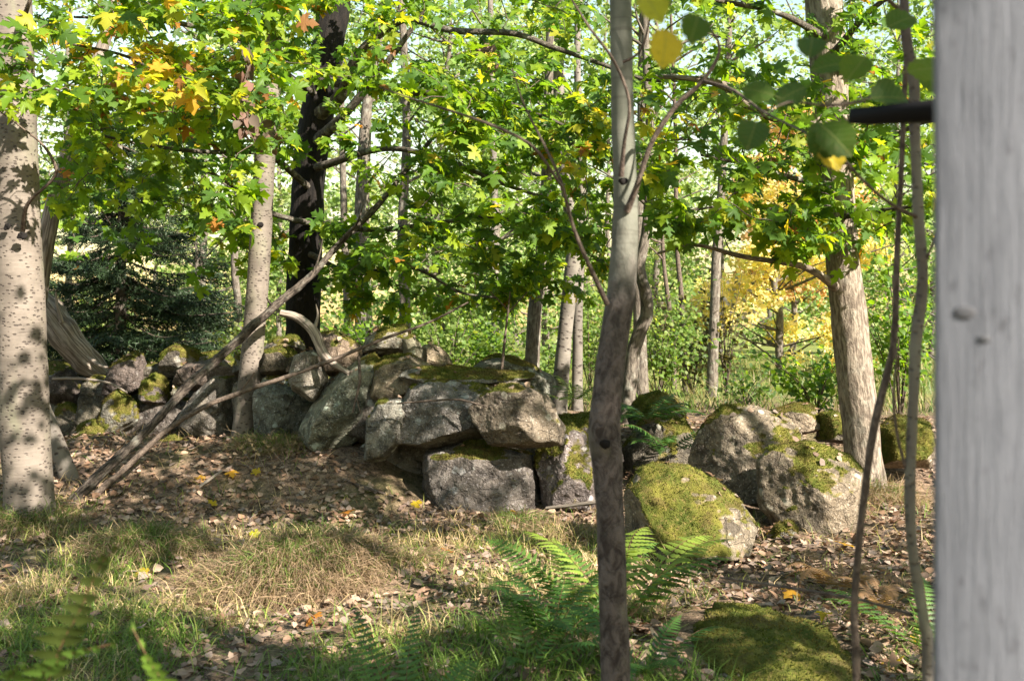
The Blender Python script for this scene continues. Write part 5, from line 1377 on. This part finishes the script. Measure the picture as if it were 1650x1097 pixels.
# ------------------------------------------------------------------ ferns
def frond_mesh(name, length, width, npin, arch, seed, col, col2, path=None, start=3):
    rr = np.random.default_rng(seed); t = np.linspace(0, 1, npin)
    S = np.stack([0 * t, length * (t * (1 - .12 * arch * t)), length * (1.35 * t - 1.0 * arch * t ** 2)], 1); S = S + np.stack([0.04 * length * np.sin(t * 3 + seed), 0 * t, 0 * t], 1)
    if path is not None:
        Q = spline(path, 0.01); S = Q[np.linspace(0, len(Q) - 1, npin).astype(int)]; length = len(Q) * 0.01
    T = unit(np.gradient(S, axis=0)); acc_v, acc_f, acc_c, nn = [], [], [], 0
    V, F, _ = tube(S, np.linspace(.0035, .001, npin), 4); F3 = np.vstack([F[:, [0, 1, 2]], F[:, [0, 2, 3]]])
    acc_v.append(V); acc_f.append(F3); acc_c.append(np.tile(np.array(col2) * .8, (len(V), 1))); nn = len(V)
    m = 6
    for i in range(start, npin):
        prof = math.sin(math.pi * min(1, (t[i] * .9 + .1)) ** 0.8) ** 0.9
        wl = width * max(prof, .05) * rr.uniform(.88, 1.05)
        nrm = unit(np.cross(T[i], [1., 0, 0])); nrm = nrm if nrm[2] > 0 else -nrm
        for sg in (-1, 1):
            dr = unit(np.array([sg, 0, 0]) * 1.0 + T[i] * .38 - nrm * rr.uniform(.02, .25)); fw = unit(np.cross(nrm, dr)) * sg
            base = S[i]; hw = length / npin * .50
            v = [base]; f = []; uu = np.linspace(0.02, 1, 2 * m)
            for k in range(2 * m):
                c = base + dr * wl * uu[k] - nrm * .15 * wl * uu[k] ** 2; ww = hw * (1.05 - uu[k] ** 1.6) * (1.0 if k % 2 else .58) + .0004
                sh = dr * (wl * .03 if k % 2 else 0)
                v += [c + fw * ww + sh - nrm * ww * .25, c, c - fw * ww + sh - nrm * ww * .25]
                if k: q = len(v) - 6; f += [(q, q + 1, q + 4), (q, q + 4, q + 3), (q + 1, q + 2, q + 5), (q + 1, q + 5, q + 4)]
            acc_v.append(np.array(v)); acc_f.append(np.array(f) + nn); nn += len(v)
            acc_c.append(np.tile(np.array(col) * rr.uniform(.75, 1.25), (len(v), 1)))
    return mesh_np(name, np.vstack(acc_v), np.vstack(acc_f), M['fern'], np.vstack(acc_c), smooth=False)


FG = (.042, .105, .018); FG2 = (.07, .145, .024); FY = (.17, .24, .035); FB = (.20, .12, .06)
FR = [frond_mesh('frond', 1, .21, 20, .75, k, c, FB) for k, c in enumerate((FG, FG, FG2, FY))] + [frond_mesh('frond', 1, .16, 24, 1.05, 9, FB, FB)] + [frond_mesh('frond', 1, .15, 24, .35, 10, FG2, FB)]


def fern(label, px, Y, n, ln, seed, kinds=(0, 1, 2), dirs=None, z=None, name='fern', droop=0.0, cat='fern'):
    rr = np.random.default_rng(seed); x = (px - 825) / FPX * Y; root = thing(name, label, cat, (x, Y, gz(x, Y) if z is None else z), 'ferns')
    for k in range(n):
        o = bpy.data.objects.new('frond', FR[kinds[int(rr.integers(0, len(kinds)))]]); C.objects.link(o); o.parent = root
        a = (k / n * 6.283 + rr.uniform(-.4, .4)) if dirs is None else math.radians(dirs[k % len(dirs)] + rr.uniform(-8, 8))
        s = ln * rr.uniform(.7, 1.1); o.rotation_euler = (rr.uniform(-.25, .2) - droop, rr.uniform(-.3, .3), a - math.pi / 2); o.scale = (s, s, s); o.location = (rr.normal(0, .02), rr.normal(0, .02), 0)
    return root


fern('large green fern clump left of the slender foreground trunk', 885, 4.35, 9, .50, 1)
fern('fern clump at the bottom edge left of the large one', 850, 4.0, 6, .36, 2)
fern('bright sunlit fern right of the slender foreground trunk', 1000, 4.6, 7, .62, 3, (2, 3), [10, 25, 40, 75, -10, 110, 150])
fern('yellowing fern catching sun behind the large fern clump', 915, 4.9, 8, .50, 4, (3, 2))
fern('low fern at the bottom edge right of the slender foreground trunk', 1040, 3.95, 6, .42, 5, (0, 1))
fern('pale upright fern at the bottom edge in front of the grass', 655, 3.35, 4, .46, 6, (2, 5), [60, 85, 110, 130])
fern('dark hanging fern on the bank between the wall and the boulders', 1045, 8.75, 14, .55, 7, (0, 1), droop=.35, z=.62)
fern('dark fern below the hanging fern on the bank', 1075, 8.5, 12, .5, 8, (0, 1), droop=.3, z=.40)
fern('fern growing over the right end of the wall', 925, 9.3, 8, .42, 9, (2, 3), droop=.2, z=.75)
fern('fern at the right edge half hidden by the post', 1490, 4.4, 6, .45, 10, (0, 2))
fern('brown withered fern between the flat mossy rock and the thin stems', 1345, 5.6, 12, .42, 11, (4,), name='withered_fern')
fern('small brown withered fern behind the thin stems', 1420, 5.1, 9, .35, 12, (4,), name='withered_fern')
def near_fern(label, paths, cols, seed):
    b = np.array(paths[0][0]); root = thing('fern', label, 'fern', b, 'ferns')
    for k, p in enumerate(paths):
        link('frond', frond_mesh('frond', 1, .09, 46, 1, seed + k, cols[k], FB, [np.array(q) - b for q in p], 16), root)


near_fern('blurred dark fern fronds curling up in the left bottom corner',
          [[(-.86, 1.75, gz(-.86, 1.75)), (-.84, 1.72, .5), (-.775, 1.66, .85), (-.70, 1.62, 1.0), (-.655, 1.6, 1.08), (-.61, 1.58, 1.115)],
           [(-.86, 1.75, gz(-.86, 1.75)), (-.88, 1.7, .5), (-.83, 1.66, .80), (-.74, 1.62, .91), (-.64, 1.6, .945)],
           [(-.86, 1.75, gz(-.86, 1.75)), (-.9, 1.72, .5), (-.88, 1.66, .78), (-.80, 1.6, .90), (-.76, 1.55, .93)]], [(.05, .07, .015), (.08, .15, .025), (.07, .13, .02)], 30)
near_fern('single blurred green frond tip near the left bottom corner',
          [[(-.46, 1.7, gz(-.46, 1.7)), (-.5, 1.66, .5), (-.545, 1.62, .82), (-.585, 1.6, .92), (-.61, 1.6, .97)]], [(.09, .16, .02)], 40)


# dry grass stalks
def stalk(label, px, py, Y, h, lean, seed):
    rr = np.random.default_rng(seed); b = at(px, py, Y); root = thing('grass_stalk', label, 'grass stalk', b, 'dry flowering grass stalks'); e = np.array([lean, 0, h])
    S = spline([np.zeros(3), e * np.array([.3, 1, .55]), e], 0.04); V, F, uv = tube(S, np.linspace(.003, .0012, len(S)), 5); link('stem', mesh_np('stem', V, F, M['deadwood'], uv=uv), root)
    m = 40; t = rr.integers(int(len(S) * .78), len(S), m); p = S[t]; d = unit(rr.normal(0, .5, (m, 3)) + np.array([.2, 0, .8])); sd = unit(np.cross(d, rr.normal(0, 1, (m, 3)))) * .004
    V = np.stack([p - sd, p + sd, p + d * .03], 1).reshape(-1, 3); link('seed_head', mesh_np('seed_head', V, np.arange(3 * m).reshape(-1, 3), M['grass'], np.tile(np.array([.42, .33, .2]), (3 * m, 1)), smooth=False), root)


stalk('dry grass stalk with pale seed head right of the slim aspen', 438, 812, 7.9, .50, -.18, 1)
stalk('dry grass stalk bent left of its neighbour before the slim aspen', 420, 790, 8.1, .34, -.16, 2)
stalk('dry straw stalk by the pale slab of the wall', 470, 790, 8.0, .38, -.22, 3)
stalk('lone dry stalk standing in front of the large base stone', 612, 870, 6.9, .35, .06, 4)
